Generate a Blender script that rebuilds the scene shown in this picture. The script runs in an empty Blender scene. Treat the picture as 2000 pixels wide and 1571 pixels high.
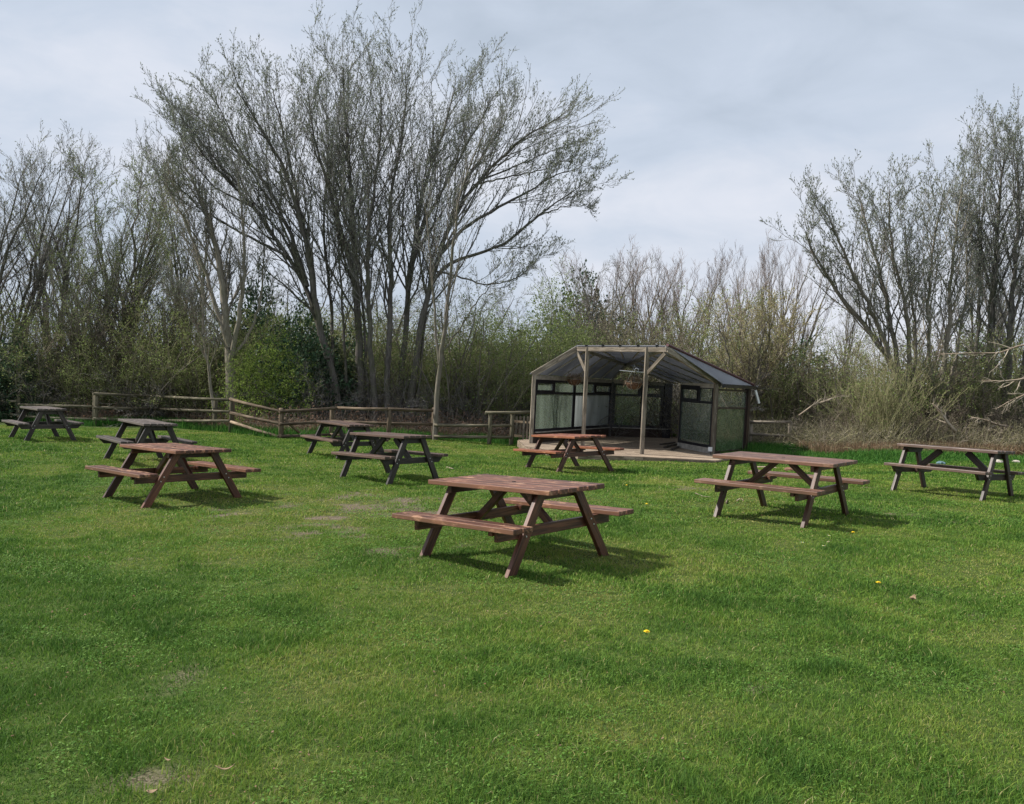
import bpy, math, random
import numpy as np
from mathutils import Vector, Matrix
rng = np.random.default_rng(7)
random.seed(7)
SC = bpy.context.scene
COL = SC.collection

# ------------------------------------------------------------------ camera
CAM_H, CAM_PITCH, CAM_ROLL, CAM_F = 1.693, -0.02837, 0.04985, 1650.0
cam_data = bpy.data.cameras.new("camera")
cam_data.sensor_width = 36.0
cam_data.lens = 36.0 * CAM_F / 2000.0
cam_data.clip_start = 0.05
cam_data.clip_end = 2000.0
cam = bpy.data.objects.new("camera", cam_data)
COL.objects.link(cam)
cam.matrix_world = (Matrix.Translation((0, 0, CAM_H)) @ Matrix.Rotation(math.radians(90) + CAM_PITCH, 4, 'X')
                    @ Matrix.Rotation(CAM_ROLL, 4, 'Z'))
SC.camera = cam

# ------------------------------------------------------------------ sky, sun, exposure
SUN_AZ, SUN_EL = math.radians(173), math.radians(46)
sun_dir = Vector((math.cos(SUN_AZ) * math.cos(SUN_EL), math.sin(SUN_AZ) * math.cos(SUN_EL), math.sin(SUN_EL)))
world = bpy.data.worlds.new("World")
SC.world = world
world.use_nodes = True
wn, wl = world.node_tree.nodes, world.node_tree.links
wn.clear()
w_out = wn.new('ShaderNodeOutputWorld')
w_bg = wn.new('ShaderNodeBackground')
w_sky = wn.new('ShaderNodeTexSky')
w_sky.sky_type = 'NISHITA'
w_sky.sun_disc = False
w_sky.sun_elevation = SUN_EL
w_sky.sun_rotation = math.radians(90) - SUN_AZ
w_sky.air_density = 1.0
w_sky.dust_density = 2.5
w_tc = wn.new('ShaderNodeTexCoord')
w_map = wn.new('ShaderNodeMapping')
w_map.inputs['Scale'].default_value = (1.0, 1.0, 2.4)
w_map.inputs['Rotation'].default_value = (0.0, 0.12, 0.0)
w_map.inputs['Location'].default_value = (5.1, 3.3, 2.2)
wl.new(w_tc.outputs['Generated'], w_map.inputs['Vector'])
def w_noise(scale, det, rough, dist):
    n = wn.new('ShaderNodeTexNoise')
    n.inputs['Scale'].default_value = scale
    n.inputs['Detail'].default_value = det
    n.inputs['Roughness'].default_value = rough
    n.inputs['Distortion'].default_value = dist
    wl.new(w_map.outputs['Vector'], n.inputs['Vector'])
    return n
n1 = w_noise(1.7, 6, 0.5, 0.4)
n2 = w_noise(5.0, 8, 0.55, 0.4)
mixn = wn.new('ShaderNodeMath'); mixn.operation = 'MULTIPLY_ADD'
wl.new(n2.outputs['Fac'], mixn.inputs[0]); mixn.inputs[1].default_value = 0.35
sc1 = wn.new('ShaderNodeMath'); sc1.operation = 'MULTIPLY'; sc1.inputs[1].default_value = 0.65
wl.new(n1.outputs['Fac'], sc1.inputs[0]); wl.new(sc1.outputs[0], mixn.inputs[2])
w_ramp = wn.new('ShaderNodeValToRGB')
cr = w_ramp.color_ramp
cr.elements[0].position = 0.36; cr.elements[0].color = (4.7, 5.4, 6.4, 1)
cr.elements[1].position = 0.60; cr.elements[1].color = (7.3, 7.6, 8.4, 1)
e = cr.elements.new(0.47); e.color = (5.6, 6.3, 7.4, 1)
wl.new(mixn.outputs[0], w_ramp.inputs['Fac'])
w_mix = wn.new('ShaderNodeMix'); w_mix.data_type = 'RGBA'
w_mix.inputs[0].default_value = 0.93
wl.new(w_sky.outputs['Color'], w_mix.inputs[6]); wl.new(w_ramp.outputs['Color'], w_mix.inputs[7])
wl.new(w_mix.outputs[2], w_bg.inputs['Color'])
w_bg.inputs['Strength'].default_value = 0.078
wl.new(w_bg.outputs[0], w_out.inputs[0])

sun_d = bpy.data.lights.new("sun", 'SUN')
sun_d.energy = 5.0
sun_d.angle = math.radians(1.2)
sun_d.color = (1.0, 0.95, 0.87)
sun = bpy.data.objects.new("sun", sun_d)
COL.objects.link(sun)
sun.rotation_euler = sun_dir.to_track_quat('Z', 'Y').to_euler()

SC.view_settings.view_transform = 'Standard'
SC.view_settings.look = 'None'
SC.view_settings.gamma = 1
SC.view_settings.exposure = 0.5
SC.render.engine = 'CYCLES'
SC.cycles.max_bounces = 6
SC.cycles.diffuse_bounces = 3
SC.cycles.glossy_bounces = 2
SC.cycles.transmission_bounces = 4
SC.cycles.transparent_max_bounces = 12
SC.cycles.use_denoising = True
SC.cycles.denoiser = 'OPENIMAGEDENOISE'
SC.cycles.denoising_input_passes = 'RGB_ALBEDO_NORMAL'
SC.cycles.denoising_prefilter = 'NONE'

# ------------------------------------------------------------------ terrain and pixel rays
SX, SY = 0.02177, -0.01469
CTRL = np.array([(0.098, 8.081, -.069), (-4.576, 11.544, -.091), (-10.915, 19.685, .103), (-6.778, 15.719, .041),
    (-3.636, 18.493, -.003), (-2.001, 14.18, .02), (1.257, 17.8, -.10), (3.504, 10.708, .056), (7.126, 13.537, .093),
    (2.0, 23.0, -.13), (4.0, 21.5, -.13), (5.6, 23.0, -.14), (3.0, 28.0, -.13), (6.2, 27.0, -.13)])
def terr(x, y):
    x = np.asarray(x, float); y = np.asarray(y, float)
    xc = np.clip(x, -40, 40); yc = np.clip(y, -5, 34)
    w = np.exp(-((CTRL[:, 0] - xc[..., None]) ** 2 + (CTRL[:, 1] - yc[..., None]) ** 2) / (2 * 2.2 ** 2))
    return SX * xc + SY * (yc - 10) + (w * CTRL[:, 2]).sum(-1) / np.maximum(w.sum(-1), .5)
def ray(px, py):
    du = (px - 1000) / CAM_F; dv = (py - 785.5) / CAM_F
    c, s = math.cos(CAM_ROLL), math.sin(CAM_ROLL)
    u = du * c + dv * s; w = -du * s + dv * c
    return np.array([u, math.cos(CAM_PITCH) + w * math.sin(CAM_PITCH), math.sin(CAM_PITCH) - w * math.cos(CAM_PITCH)])
def at(px, py):
    d = ray(px, py); z = 0.0
    for _ in range(30):
        P = np.array([0, 0, CAM_H]) + d * (z - CAM_H) / d[2]
        z = float(terr(P[0], P[1]))
    return P
def on_z(px, py, z):
    d = ray(px, py); return np.array([0, 0, CAM_H]) + d * (z - CAM_H) / d[2]
def at_y(px, py, Y):
    d = ray(px, py); return np.array([0, 0, CAM_H]) + d * Y / d[1]

def vnoise(x, y, scale, seed=0):
    r = np.random.default_rng(seed); G = r.random((256, 256))
    x = np.asarray(x) / scale + 100.3; y = np.asarray(y) / scale + 57.7
    xi = np.floor(x).astype(int); yi = np.floor(y).astype(int); fx = x - xi; fy = y - yi
    fx = fx * fx * (3 - 2 * fx); fy = fy * fy * (3 - 2 * fy)
    a = G[xi % 256, yi % 256]; b = G[(xi + 1) % 256, yi % 256]; c = G[xi % 256, (yi + 1) % 256]; d = G[(xi + 1) % 256, (yi + 1) % 256]
    return (a * (1 - fx) + b * fx) * (1 - fy) + (c * (1 - fx) + d * fx) * fy
def fnoise(x, y, scale, seed=0):
    return 0.55 * vnoise(x, y, scale, seed) + 0.3 * vnoise(x, y, scale / 2.1, seed + 1) + 0.15 * vnoise(x, y, scale / 4.3, seed + 2)

# ------------------------------------------------------------------ object helpers
def tag(o, label=None, cat=None, group=None, kind=None):
    if label: o['label'] = label
    if cat: o['category'] = cat
    if group: o['group'] = group
    if kind: o['kind'] = kind
    return o
def empty(name, loc, label=None, cat=None, group=None, matrix=None):
    o = bpy.data.objects.new(name, None); COL.objects.link(o)
    o.empty_display_size = 0.2
    if matrix is not None: o.matrix_world = matrix
    else: o.location = loc
    return tag(o, label, cat, group)
def link(name, me, mat, parent=None):
    o = bpy.data.objects.new(name, me); COL.objects.link(o)
    if mat is not None and len(me.materials) == 0: me.materials.append(mat)
    if parent is not None: o.parent = parent
    return o
def copy_tree(o, parent=None):
    c = o.copy(); COL.objects.link(c)
    if parent is not None: c.parent = parent
    for ch in list(o.children): copy_tree(ch, c)
    return c
def raw_mesh(name, V, polys, attrs=None, smooth=False):
    """V (n,3); polys list of (m,k) int arrays"""
    V = np.asarray(V, np.float32)
    polys = [np.asarray(p, np.int32) for p in polys if len(p)]
    me = bpy.data.meshes.new(name)
    me.vertices.add(len(V)); me.vertices.foreach_set('co', V.ravel())
    loops = np.concatenate([p.ravel() for p in polys])
    tot = np.concatenate([np.full(len(p), p.shape[1], np.int32) for p in polys])
    start = np.concatenate([[0], np.cumsum(tot)[:-1]]).astype(np.int32)
    me.loops.add(len(loops)); me.loops.foreach_set('vertex_index', loops)
    me.polygons.add(len(tot)); me.polygons.foreach_set('loop_start', start); me.polygons.foreach_set('loop_total', tot)
    if smooth: me.polygons.foreach_set('use_smooth', np.ones(len(tot), bool))
    me.update(calc_edges=True)
    for k, a in (attrs or {}).items():
        a = np.asarray(a, np.float32)
        if a.ndim == 1:
            at_ = me.attributes.new(k, 'FLOAT', 'POINT'); at_.data.foreach_set('value', a)
        else:
            at_ = me.attributes.new(k, 'FLOAT_VECTOR', 'POINT'); at_.data.foreach_set('vector', a.ravel())
    return me
class MB:
    """collects convex prisms, tubes etc. into one mesh with a grain coordinate"""
    def __init__(s): s.V = []; s.F = []; s.G = []; s.E = []
    def add(s, V, F, G=None, E=None):
        s.E += list(E) if E is not None else [0.0] * len(V)
        n = len(s.V); s.V += [tuple(map(float, v)) for v in V]
        s.F += [tuple(i + n for i in f) for f in F]
        s.G += [tuple(map(float, g)) for g in (G if G is not None else V)]
    def prism(s, poly, O, U, W, t):
        """poly in (u,w) plane spanned by U, W at O, thickness t along U x W, centred"""
        O, U, W = (np.array(a, float) for a in (O, U, W)); U /= np.linalg.norm(U); W = W - U * (W @ U); W /= np.linalg.norm(W)
        N = np.cross(U, W); k = len(poly); r = np.array([random.random() * 50 for _ in range(3)])
        V = [O + U * a + W * b + N * q for q in (-t / 2, t / 2) for a, b in poly]
        G = [np.array([a, b, q]) + r for q in (-t / 2, t / 2) for a, b in poly]
        area = sum(poly[i][0] * poly[(i + 1) % k][1] - poly[(i + 1) % k][0] * poly[i][1] for i in range(k))
        F = [tuple(range(k))[::-1], tuple(range(k, 2 * k))] + [(i, (i + 1) % k, k + (i + 1) % k, k + i) for i in range(k)]
        if area < 0: F = [f[::-1] for f in F]
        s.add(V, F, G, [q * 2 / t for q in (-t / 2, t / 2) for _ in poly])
    def beam(s, P0, P1, w, h, up=(0, 0, 1)):
        """w = sideways, h = along up"""
        P0 = np.array(P0, float); P1 = np.array(P1, float); L = np.linalg.norm(P1 - P0)
        s.prism([(0, -h / 2), (L, -h / 2), (L, h / 2), (0, h / 2)], P0, P1 - P0, up, w)
    def box(s, c, d): s.beam((c[0] - d[0] / 2, c[1], c[2]), (c[0] + d[0] / 2, c[1], c[2]), d[1], d[2])
    def tube(s, pts, rad, n=8, cap=True):
        pts = [np.array(p, float) for p in pts]; k = len(pts)
        rad = [rad] * k if np.isscalar(rad) else rad
        V = []; G = []; l = 0
        for i, p in enumerate(pts):
            T = pts[min(i + 1, k - 1)] - pts[max(i - 1, 0)]; T /= np.linalg.norm(T) + 1e-9
            A = np.cross(T, (0.31, 0.2, 1) if abs(T[2]) < .9 else (1, 0.1, 0)); A /= np.linalg.norm(A); B = np.cross(T, A)
            if i: l += np.linalg.norm(p - pts[i - 1])
            for j in range(n):
                a = 2 * math.pi * j / n; V.append(p + (A * math.cos(a) + B * math.sin(a)) * rad[i]); G.append((l, rad[i] * math.cos(a), rad[i] * math.sin(a)))
        F = [(i * n + j, i * n + (j + 1) % n, (i + 1) * n + (j + 1) % n, (i + 1) * n + j) for i in range(k - 1) for j in range(n)]
        if cap: F += [tuple(range(n))[::-1], tuple(range((k - 1) * n, k * n))]
        r = np.array([random.random() * 50, 0, 0]); s.add(V, F, [np.array(g) + r for g in G])
    def build(s, name, mat, parent=None, bevel=0, smooth=False):
        me = bpy.data.meshes.new(name); me.from_pydata(s.V, [], s.F); me.update()
        a = me.attributes.new('gc', 'FLOAT_VECTOR', 'POINT'); a.data.foreach_set('vector', np.array(s.G, np.float32).ravel())
        ea = me.attributes.new('ec', 'FLOAT', 'POINT'); ea.data.foreach_set('value', np.array(s.E, np.float32))
        if smooth: me.polygons.foreach_set('use_smooth', [len(p.vertices) == 4 for p in me.polygons])
        o = link(name, me, mat, parent)
        if bevel:
            m = o.modifiers.new('bevel', 'BEVEL'); m.width = bevel; m.segments = 2; m.limit_method = 'ANGLE'
        return o

# ------------------------------------------------------------------ materials
class Nt:
    def __init__(s, name):
        s.m = bpy.data.materials.new(name); s.m.use_nodes = True; s.n = s.m.node_tree.nodes; s.l = s.m.node_tree.links; s.n.clear()
        s.out = s.n.new('ShaderNodeOutputMaterial')
    def new(s, t, **kw):
        n = s.n.new(t)
        for k, v in kw.items():
            if k in n.inputs: n.inputs[k].default_value = v
            else: setattr(n, k, v)
        return n
    def noise(s, vec, scale, det=4, rough=.55, dist=0):
        n = s.new('ShaderNodeTexNoise'); n.inputs['Scale'].default_value = scale; n.inputs['Detail'].default_value = det
        n.inputs['Roughness'].default_value = rough; n.inputs['Distortion'].default_value = dist
        if vec is not None: s.l.new(vec, n.inputs['Vector'])
        return n.outputs['Fac']
    def ramp(s, fac, stops):
        n = s.new('ShaderNodeValToRGB'); c = n.color_ramp
        c.elements[0].position, c.elements[0].color = stops[0][0], (*stops[0][1], 1)
        c.elements[1].position, c.elements[1].color = stops[-1][0], (*stops[-1][1], 1)
        for p, col in stops[1:-1]: c.elements.new(p).color = (*col, 1)
        s.l.new(fac, n.inputs['Fac']); return n.outputs['Color']
    def mix(s, fac, a, b, mode='MIX'):
        n = s.new('ShaderNodeMix'); n.data_type = 'RGBA'; n.blend_type = mode
        for i, v in ((0, fac), (6, a), (7, b)):
            if isinstance(v, (int, float)): n.inputs[i].default_value = v
            elif isinstance(v, tuple): n.inputs[i].default_value = (*v, 1)
            else: s.l.new(v, n.inputs[i])
        return n.outputs[2]
    def mapping(s, vec, scale): 
        n = s.new('ShaderNodeMapping'); n.inputs['Scale'].default_value = scale; s.l.new(vec, n.inputs['Vector']); return n.outputs[0]
    def attr(s, name, out='Vector'):
        n = s.new('ShaderNodeAttribute'); n.attribute_name = name; return n.outputs[out]
    def rnd(s): return s.new('ShaderNodeObjectInfo').outputs['Random']
    def obj(s): return s.new('ShaderNodeTexCoord').outputs['Object']
    def princ(s, col, rough=.7, spec=.4, bump=None, bs=.3, metal=0, bd=.01):
        n = s.new('ShaderNodeBsdfPrincipled')
        if isinstance(col, tuple): n.inputs['Base Color'].default_value = (*col, 1)
        else: s.l.new(col, n.inputs['Base Color'])
        if isinstance(rough, (int, float)): n.inputs['Roughness'].default_value = rough
        else: s.l.new(rough, n.inputs['Roughness'])
        n.inputs['Specular IOR Level'].default_value = spec; n.inputs['Metallic'].default_value = metal
        if bump is not None:
            b = s.new('ShaderNodeBump'); b.inputs['Strength'].default_value = bs; b.inputs['Distance'].default_value = bd
            s.l.new(bump, b.inputs['Height']); s.l.new(b.outputs[0], n.inputs['Normal'])
        return n.outputs[0]
    def done(s, shader): s.l.new(shader, s.out.inputs[0]); return s.m

def wood(name, dark, mid, light, rough=.45, spec=.5, pale=None, pale_amt=0.0, edge=None):
    t = Nt(name); g = t.attr('gc')
    fine = t.noise(t.mapping(g, (1.6, 22, 22)), 1.6, 5, .68, .6)
    big = t.noise(t.mapping(g, (1.2, 7, 7)), 1.5, 3, .5, .8)
    col = t.ramp(fine, [(.36, dark), (.5, mid), (.64, light)])
    col = t.mix(t.ramp(big, [(.46, (0, 0, 0)), (.60, (.75, .75, .75))]), col, dark)
    plank = t.noise(g, .13, 0, .5)
    col = t.mix(1.0, col, t.ramp(plank, [(.3, (.62, .60, .58)), (.7, (1.25, 1.22, 1.2))]), 'MULTIPLY')
    knot = t.new('ShaderNodeTexVoronoi'); knot.inputs['Scale'].default_value = 1.0
    t.l.new(t.mapping(g, (3.0, 8, 8)), knot.inputs['Vector'])
    col = t.mix(t.ramp(knot.outputs['Distance'], [(.03, (1, 1, 1)), (.11, (0, 0, 0))]), col, tuple(c * .45 for c in dark))
    if pale:
        worn = t.noise(t.mapping(g, (2.0, 5, 5)), 2.2, 6, .65)
        col = t.mix(t.ramp(worn, [(.62 - pale_amt, (0, 0, 0)), (.70 - pale_amt, (.8, .8, .8))]), col, pale)
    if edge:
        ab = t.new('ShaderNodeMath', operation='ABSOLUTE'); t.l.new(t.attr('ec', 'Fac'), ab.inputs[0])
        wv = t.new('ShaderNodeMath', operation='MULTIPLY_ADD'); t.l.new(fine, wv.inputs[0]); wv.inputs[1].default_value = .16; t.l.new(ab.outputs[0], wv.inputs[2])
        col = t.mix(t.ramp(wv.outputs[0], [(.955, (0, 0, 0)), (1.0, (.30, .30, .30))]), col, edge)  # sunlit look of board edges and gap lines painted in, along with their wear
    rr = t.ramp(fine, [(.3, (rough + .12,) * 3), (.7, (rough - .05,) * 3)])
    return t.done(t.princ(col, rr, spec, fine, .35, bd=.004))
M = {}
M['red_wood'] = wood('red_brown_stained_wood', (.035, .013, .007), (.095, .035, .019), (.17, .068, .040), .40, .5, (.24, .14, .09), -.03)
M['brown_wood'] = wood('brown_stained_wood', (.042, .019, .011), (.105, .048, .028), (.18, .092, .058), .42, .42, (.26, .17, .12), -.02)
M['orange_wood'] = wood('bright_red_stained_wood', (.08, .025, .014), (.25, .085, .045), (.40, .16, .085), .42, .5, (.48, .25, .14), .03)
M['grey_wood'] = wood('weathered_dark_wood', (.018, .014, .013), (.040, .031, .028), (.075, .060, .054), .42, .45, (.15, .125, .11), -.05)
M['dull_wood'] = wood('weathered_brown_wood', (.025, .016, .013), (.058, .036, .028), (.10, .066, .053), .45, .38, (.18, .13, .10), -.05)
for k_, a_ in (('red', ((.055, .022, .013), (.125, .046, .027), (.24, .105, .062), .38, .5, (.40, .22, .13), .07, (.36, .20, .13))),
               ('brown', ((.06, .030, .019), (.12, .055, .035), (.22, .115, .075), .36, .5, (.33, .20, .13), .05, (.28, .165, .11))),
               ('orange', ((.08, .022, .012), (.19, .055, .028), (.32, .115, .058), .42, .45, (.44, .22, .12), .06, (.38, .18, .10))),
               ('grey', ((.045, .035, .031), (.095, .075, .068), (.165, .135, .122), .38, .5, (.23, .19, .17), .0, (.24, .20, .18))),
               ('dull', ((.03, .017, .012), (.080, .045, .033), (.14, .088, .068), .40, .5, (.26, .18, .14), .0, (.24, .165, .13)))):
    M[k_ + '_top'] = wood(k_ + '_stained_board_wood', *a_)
M['post_wood'] = wood('weathered_grey_post_wood', (.13, .11, .085), (.27, .235, .19), (.40, .35, .29), .75, .25, (.5, .45, .38), -.03)
M['fence_wood'] = wood('mossy_fence_wood', (.08, .072, .05), (.16, .145, .10), (.27, .24, .18), .8, .2, (.34, .30, .22), -.02)
M['fence_brown'] = wood('brown_fence_wood', (.07, .052, .036), (.15, .115, .08), (.26, .21, .15), .8, .2, (.3, .25, .18), -.02)
M['deck_wood'] = wood('weathered_deck_wood', (.16, .12, .09), (.30, .24, .18), (.42, .35, .27), .7, .3, (.42, .38, .31), 0)
M['dead_wood'] = wood('pale_dead_wood', (.17, .13, .10), (.33, .27, .21), (.50, .43, .35), .8, .2)

def simple(name, col, rough=.6, spec=.4, var=.3, scale=8, metal=0):
    t = Nt(name); n = t.noise(t.obj(), scale, 4)
    c = t.ramp(n, [(.3, tuple(x * (1 - var) for x in col)), (.7, tuple(min(1, x * (1 + var)) for x in col))])
    return t.done(t.princ(c, rough, spec, n, .15, metal=metal))
M['frame'] = simple('dark_window_frame', (.014, .013, .02), .35, .5)
M['frame_brown'] = simple('dark_brown_window_frame', (.03, .017, .016), .4, .5)
M['gutter'] = simple('black_plastic_gutter', (.012, .012, .014), .35, .5)
M['hip'] = simple('dark_red_ridge_cap', (.07, .022, .025), .45, .4)
M['metal'] = simple('galvanised_metal', (.45, .46, .48), .35, .5, .15, 20, .8)
M['bolt'] = simple('zinc_bolt', (.6, .6, .6), .35, .5, .1, 20, .5)
M['white_plastic'] = simple('white_plastic', (.72, .72, .70), .4, .5, .08)
M['blue_plastic'] = simple('pale_blue_plastic', (.10, .17, .20), .4, .5, .2)
M['coir'] = simple('brown_coir', (.12, .070, .048), .95, .1, .6, 30)
M['dead_leaf'] = simple('dead_stems', (.26, .19, .13), .9, .1, .5, 15)
M['hole'] = simple('black_hole_shade', (.01, .01, .01), .6, .2)
M['yellow'] = simple('dandelion_petals', (.80, .58, .01), .6, .3, .1)
M['white_petal'] = simple('daisy_petals', (.8, .8, .78), .6, .3, .05)
M['tan_leaf'] = simple('dry_tan_leaf', (.27, .19, .12), .8, .2, .3, 40)
M['stone'] = simple('pale_rubble', (.40, .36, .31), .85, .2, .35, 20)
M['clay'] = simple('brown_stone', (.16, .09, .06), .85, .2, .35, 20)
M['kick'] = simple('dark_brown_kick_board', (.045, .030, .024), .7, .3, .4, 12)
# multiwall roof sheet
t = Nt('grey_polycarbonate_sheet'); g = t.obj()
wv = t.new('ShaderNodeTexWave'); wv.inputs['Scale'].default_value = 9; t.l.new(g, wv.inputs['Vector'])
c = t.ramp(t.noise(g, 1.5, 5), [(.3, (.16, .165, .185)), (.7, (.26, .27, .30))])
tr_ = t.new('ShaderNodeBsdfTranslucent'); tr_.inputs[0].default_value = (.55, .57, .62, 1)
ms_ = t.new('ShaderNodeMixShader'); ms_.inputs[0].default_value = .25; t.l.new(t.princ(c, .22, .8, wv.outputs['Fac'], .1), ms_.inputs[1]); t.l.new(tr_.outputs[0], ms_.inputs[2])
M['roof'] = t.done(ms_.outputs[0])
# glass
def glass(name, tint, haze, hcol):
    t = Nt(name); g = t.attr('gc')
    tr = t.new('ShaderNodeBsdfTransparent'); tr.inputs[0].default_value = (*tint, 1)
    gl = t.new('ShaderNodeBsdfGlossy'); gl.inputs['Roughness'].default_value = .03
    fr = t.new('ShaderNodeFresnel'); fr.inputs[0].default_value = 1.5
    ad = t.new('ShaderNodeMath', operation='MULTIPLY_ADD'); t.l.new(fr.outputs[0], ad.inputs[0]); ad.inputs[1].default_value = 1.3; ad.inputs[2].default_value = .03
    m1 = t.new('ShaderNodeMixShader'); t.l.new(ad.outputs[0], m1.inputs[0]); t.l.new(tr.outputs[0], m1.inputs[1]); t.l.new(gl.outputs[0], m1.inputs[2])
    df = t.new('ShaderNodeBsdfDiffuse'); df.inputs[0].default_value = (*hcol, 1)
    hz = t.noise(t.mapping(g, (3, .6, .6)), 1.2, 2, .5)
    hr = t.ramp(hz, [(.35, (haze * .7,) * 3), (.7, (haze * 1.1,) * 3)])
    tl = t.new('ShaderNodeBsdfTranslucent'); tl.inputs[0].default_value = (*hcol, 1)
    dm = t.new('ShaderNodeMixShader'); dm.inputs[0].default_value = .5; t.l.new(df.outputs[0], dm.inputs[1]); t.l.new(tl.outputs[0], dm.inputs[2])
    m2 = t.new('ShaderNodeMixShader'); t.l.new(hr, m2.inputs[0]); t.l.new(m1.outputs[0], m2.inputs[1]); t.l.new(dm.outputs[0], m2.inputs[2])
    geo = t.new('ShaderNodeNewGeometry'); clear = t.new('ShaderNodeBsdfTransparent'); clear.inputs[0].default_value = (1, 1, 1, 1)
    m3 = t.new('ShaderNodeMixShader'); t.l.new(geo.outputs['Backfacing'], m3.inputs[0]); t.l.new(m2.outputs[0], m3.inputs[1]); t.l.new(clear.outputs[0], m3.inputs[2])
    return t.done(m3.outputs[0])
M['glass'] = glass('dusty_window_glass', (.92, .97, .94), .34, (.33, .41, .33))
M['glass_misty'] = glass('misted_window_glass', (.86, .91, .90), .5, (.55, .60, .60))
M['glass_lawn_reflection'] = glass('painted_lawn_reflection_glass', (.66, .78, .66), .42, (.26, .36, .20))  # green of the reflected lawn is painted into the haze colour

def bark(name, a, b, green=0.0):
    t = Nt(name); g = t.obj(); n = t.noise(t.mapping(g, (6, 6, 1.3)), 3, 6, .6, .5)
    c = t.ramp(n, [(.3, a), (.7, b)])
    if green: c = t.mix(t.ramp(t.noise(g, 1.6, 4), [(.45, (0, 0, 0)), (.62, (green,) * 3)]), c, (.10, .12, .04))
    return t.done(t.princ(c, .85, .2, n, .6, bd=.02))
M['bark_dark'] = bark('dark_grey_bark', (.06, .054, .049), (.17, .152, .138), .3)
M['bark_pale'] = bark('pale_grey_bark', (.15, .13, .10), (.32, .285, .235), .35)
M['bark_mid'] = bark('grey_brown_bark', (.10, .085, .07), (.24, .21, .175), .3)
M['bark_ivy'] = bark('blackish_bark', (.02, .018, .016), (.06, .052, .046))
def twigmat(name, a, b):
    t = Nt(name); n = t.noise(t.obj(), 1.2, 3); return t.done(t.princ(t.ramp(n, [(.35, a), (.65, b)]), .8, .2))
M['twig_dark'] = twigmat('dark_twigs', (.17, .16, .155), (.25, .235, .225))
M['twig_brown'] = twigmat('brown_twigs', (.17, .135, .105), (.27, .22, .175))
M['twig_purple'] = twigmat('purplish_twigs', (.19, .15, .135), (.27, .22, .20))
M['twig_olive'] = twigmat('olive_twigs', (.19, .18, .095), (.29, .27, .145))
M['twig_pale'] = twigmat('pale_bleached_twigs', (.28, .235, .185), (.44, .38, .30))
def leafmat(name, stops, trans=.35, rough=.6):
    t = Nt(name); a = t.attr('tint', 'Fac'); c = t.ramp(a, stops)
    p = t.princ(c, rough, .12)
    tr = t.new('ShaderNodeBsdfTranslucent'); t.l.new(c, tr.inputs[0])
    m = t.new('ShaderNodeMixShader'); m.inputs[0].default_value = trans; t.l.new(p, m.inputs[1]); t.l.new(tr.outputs[0], m.inputs[2])
    return t.done(m.outputs[0])
M['bud'] = leafmat('grey_green_buds', [(0, (.12, .14, .11)), (.5, (.19, .215, .155)), (1, (.29, .32, .22))], .35)
M['leaf_young'] = leafmat('young_olive_leaves', [(0, (.11, .15, .045)), (.5, (.18, .235, .075)), (1, (.29, .34, .13))], .4)
M['leaf_bright'] = leafmat('fresh_green_leaves', [(0, (.12, .19, .035)), (.5, (.22, .31, .06)), (1, (.34, .43, .11))], .4)
M['leaf_yellow'] = leafmat('yellow_green_leaves', [(0, (.27, .26, .11)), (.5, (.40, .37, .18)), (1, (.50, .45, .26))], .4)
M['leaf_ivy'] = leafmat('dark_glossy_leaves', [(0, (.028, .055, .030)), (.5, (.05, .095, .05)), (1, (.10, .16, .08))], .15, .4)
M['leaf_dull'] = leafmat('dull_brown_green_leaves', [(0, (.11, .105, .07)), (.5, (.18, .165, .11)), (1, (.27, .24, .16))], .3)
M['leaf_rust'] = leafmat('rusty_dead_leaves', [(0, (.10, .05, .03)), (.5, (.19, .11, .07)), (1, (.30, .20, .14))], .3)
M['grass'] = leafmat('lawn_grass_blades', [(0, (.050, .120, .022)), (.35, (.128, .235, .036)), (.62, (.215, .285, .050)), (.82, (.32, .31, .09)), (1, (.44, .39, .21))], .35, .6)
M['verge'] = leafmat('lush_verge_blades', [(0, (.02, .075, .012)), (.5, (.045, .15, .025)), (1, (.12, .25, .05))], .35, .5)
M['dry'] = leafmat('dry_reddish_grass', [(0, (.12, .075, .045)), (.5, (.22, .15, .09)), (1, (.36, .27, .18))], .3, .7)

# ground material
t = Nt('lawn_soil_and_turf'); g = t.obj(); bare = t.attr('bare', 'Fac'); lush = t.attr('lush', 'Fac')
n1 = t.noise(g, 1.3, 6, .6); n2 = t.noise(g, 14, 5, .65); n3 = t.noise(g, 70, 3, .6)
turf = t.ramp(n2, [(.3, (.02, .032, .01)), (.5, (.055, .08, .02)), (.72, (.14, .15, .05))])
turf = t.mix(t.ramp(lush, [(0, (0, 0, 0)), (1, (.5, .5, .5))]), turf, (.04, .08, .014))
soil = t.ramp(n3, [(.35, (.06, .045, .032)), (.5, (.13, .105, .075)), (.65, (.22, .18, .135))])
col = t.mix(bare, turf, soil)
M['ground'] = t.done(t.princ(col, .95, .1, n3, .7, bd=.02))

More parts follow.
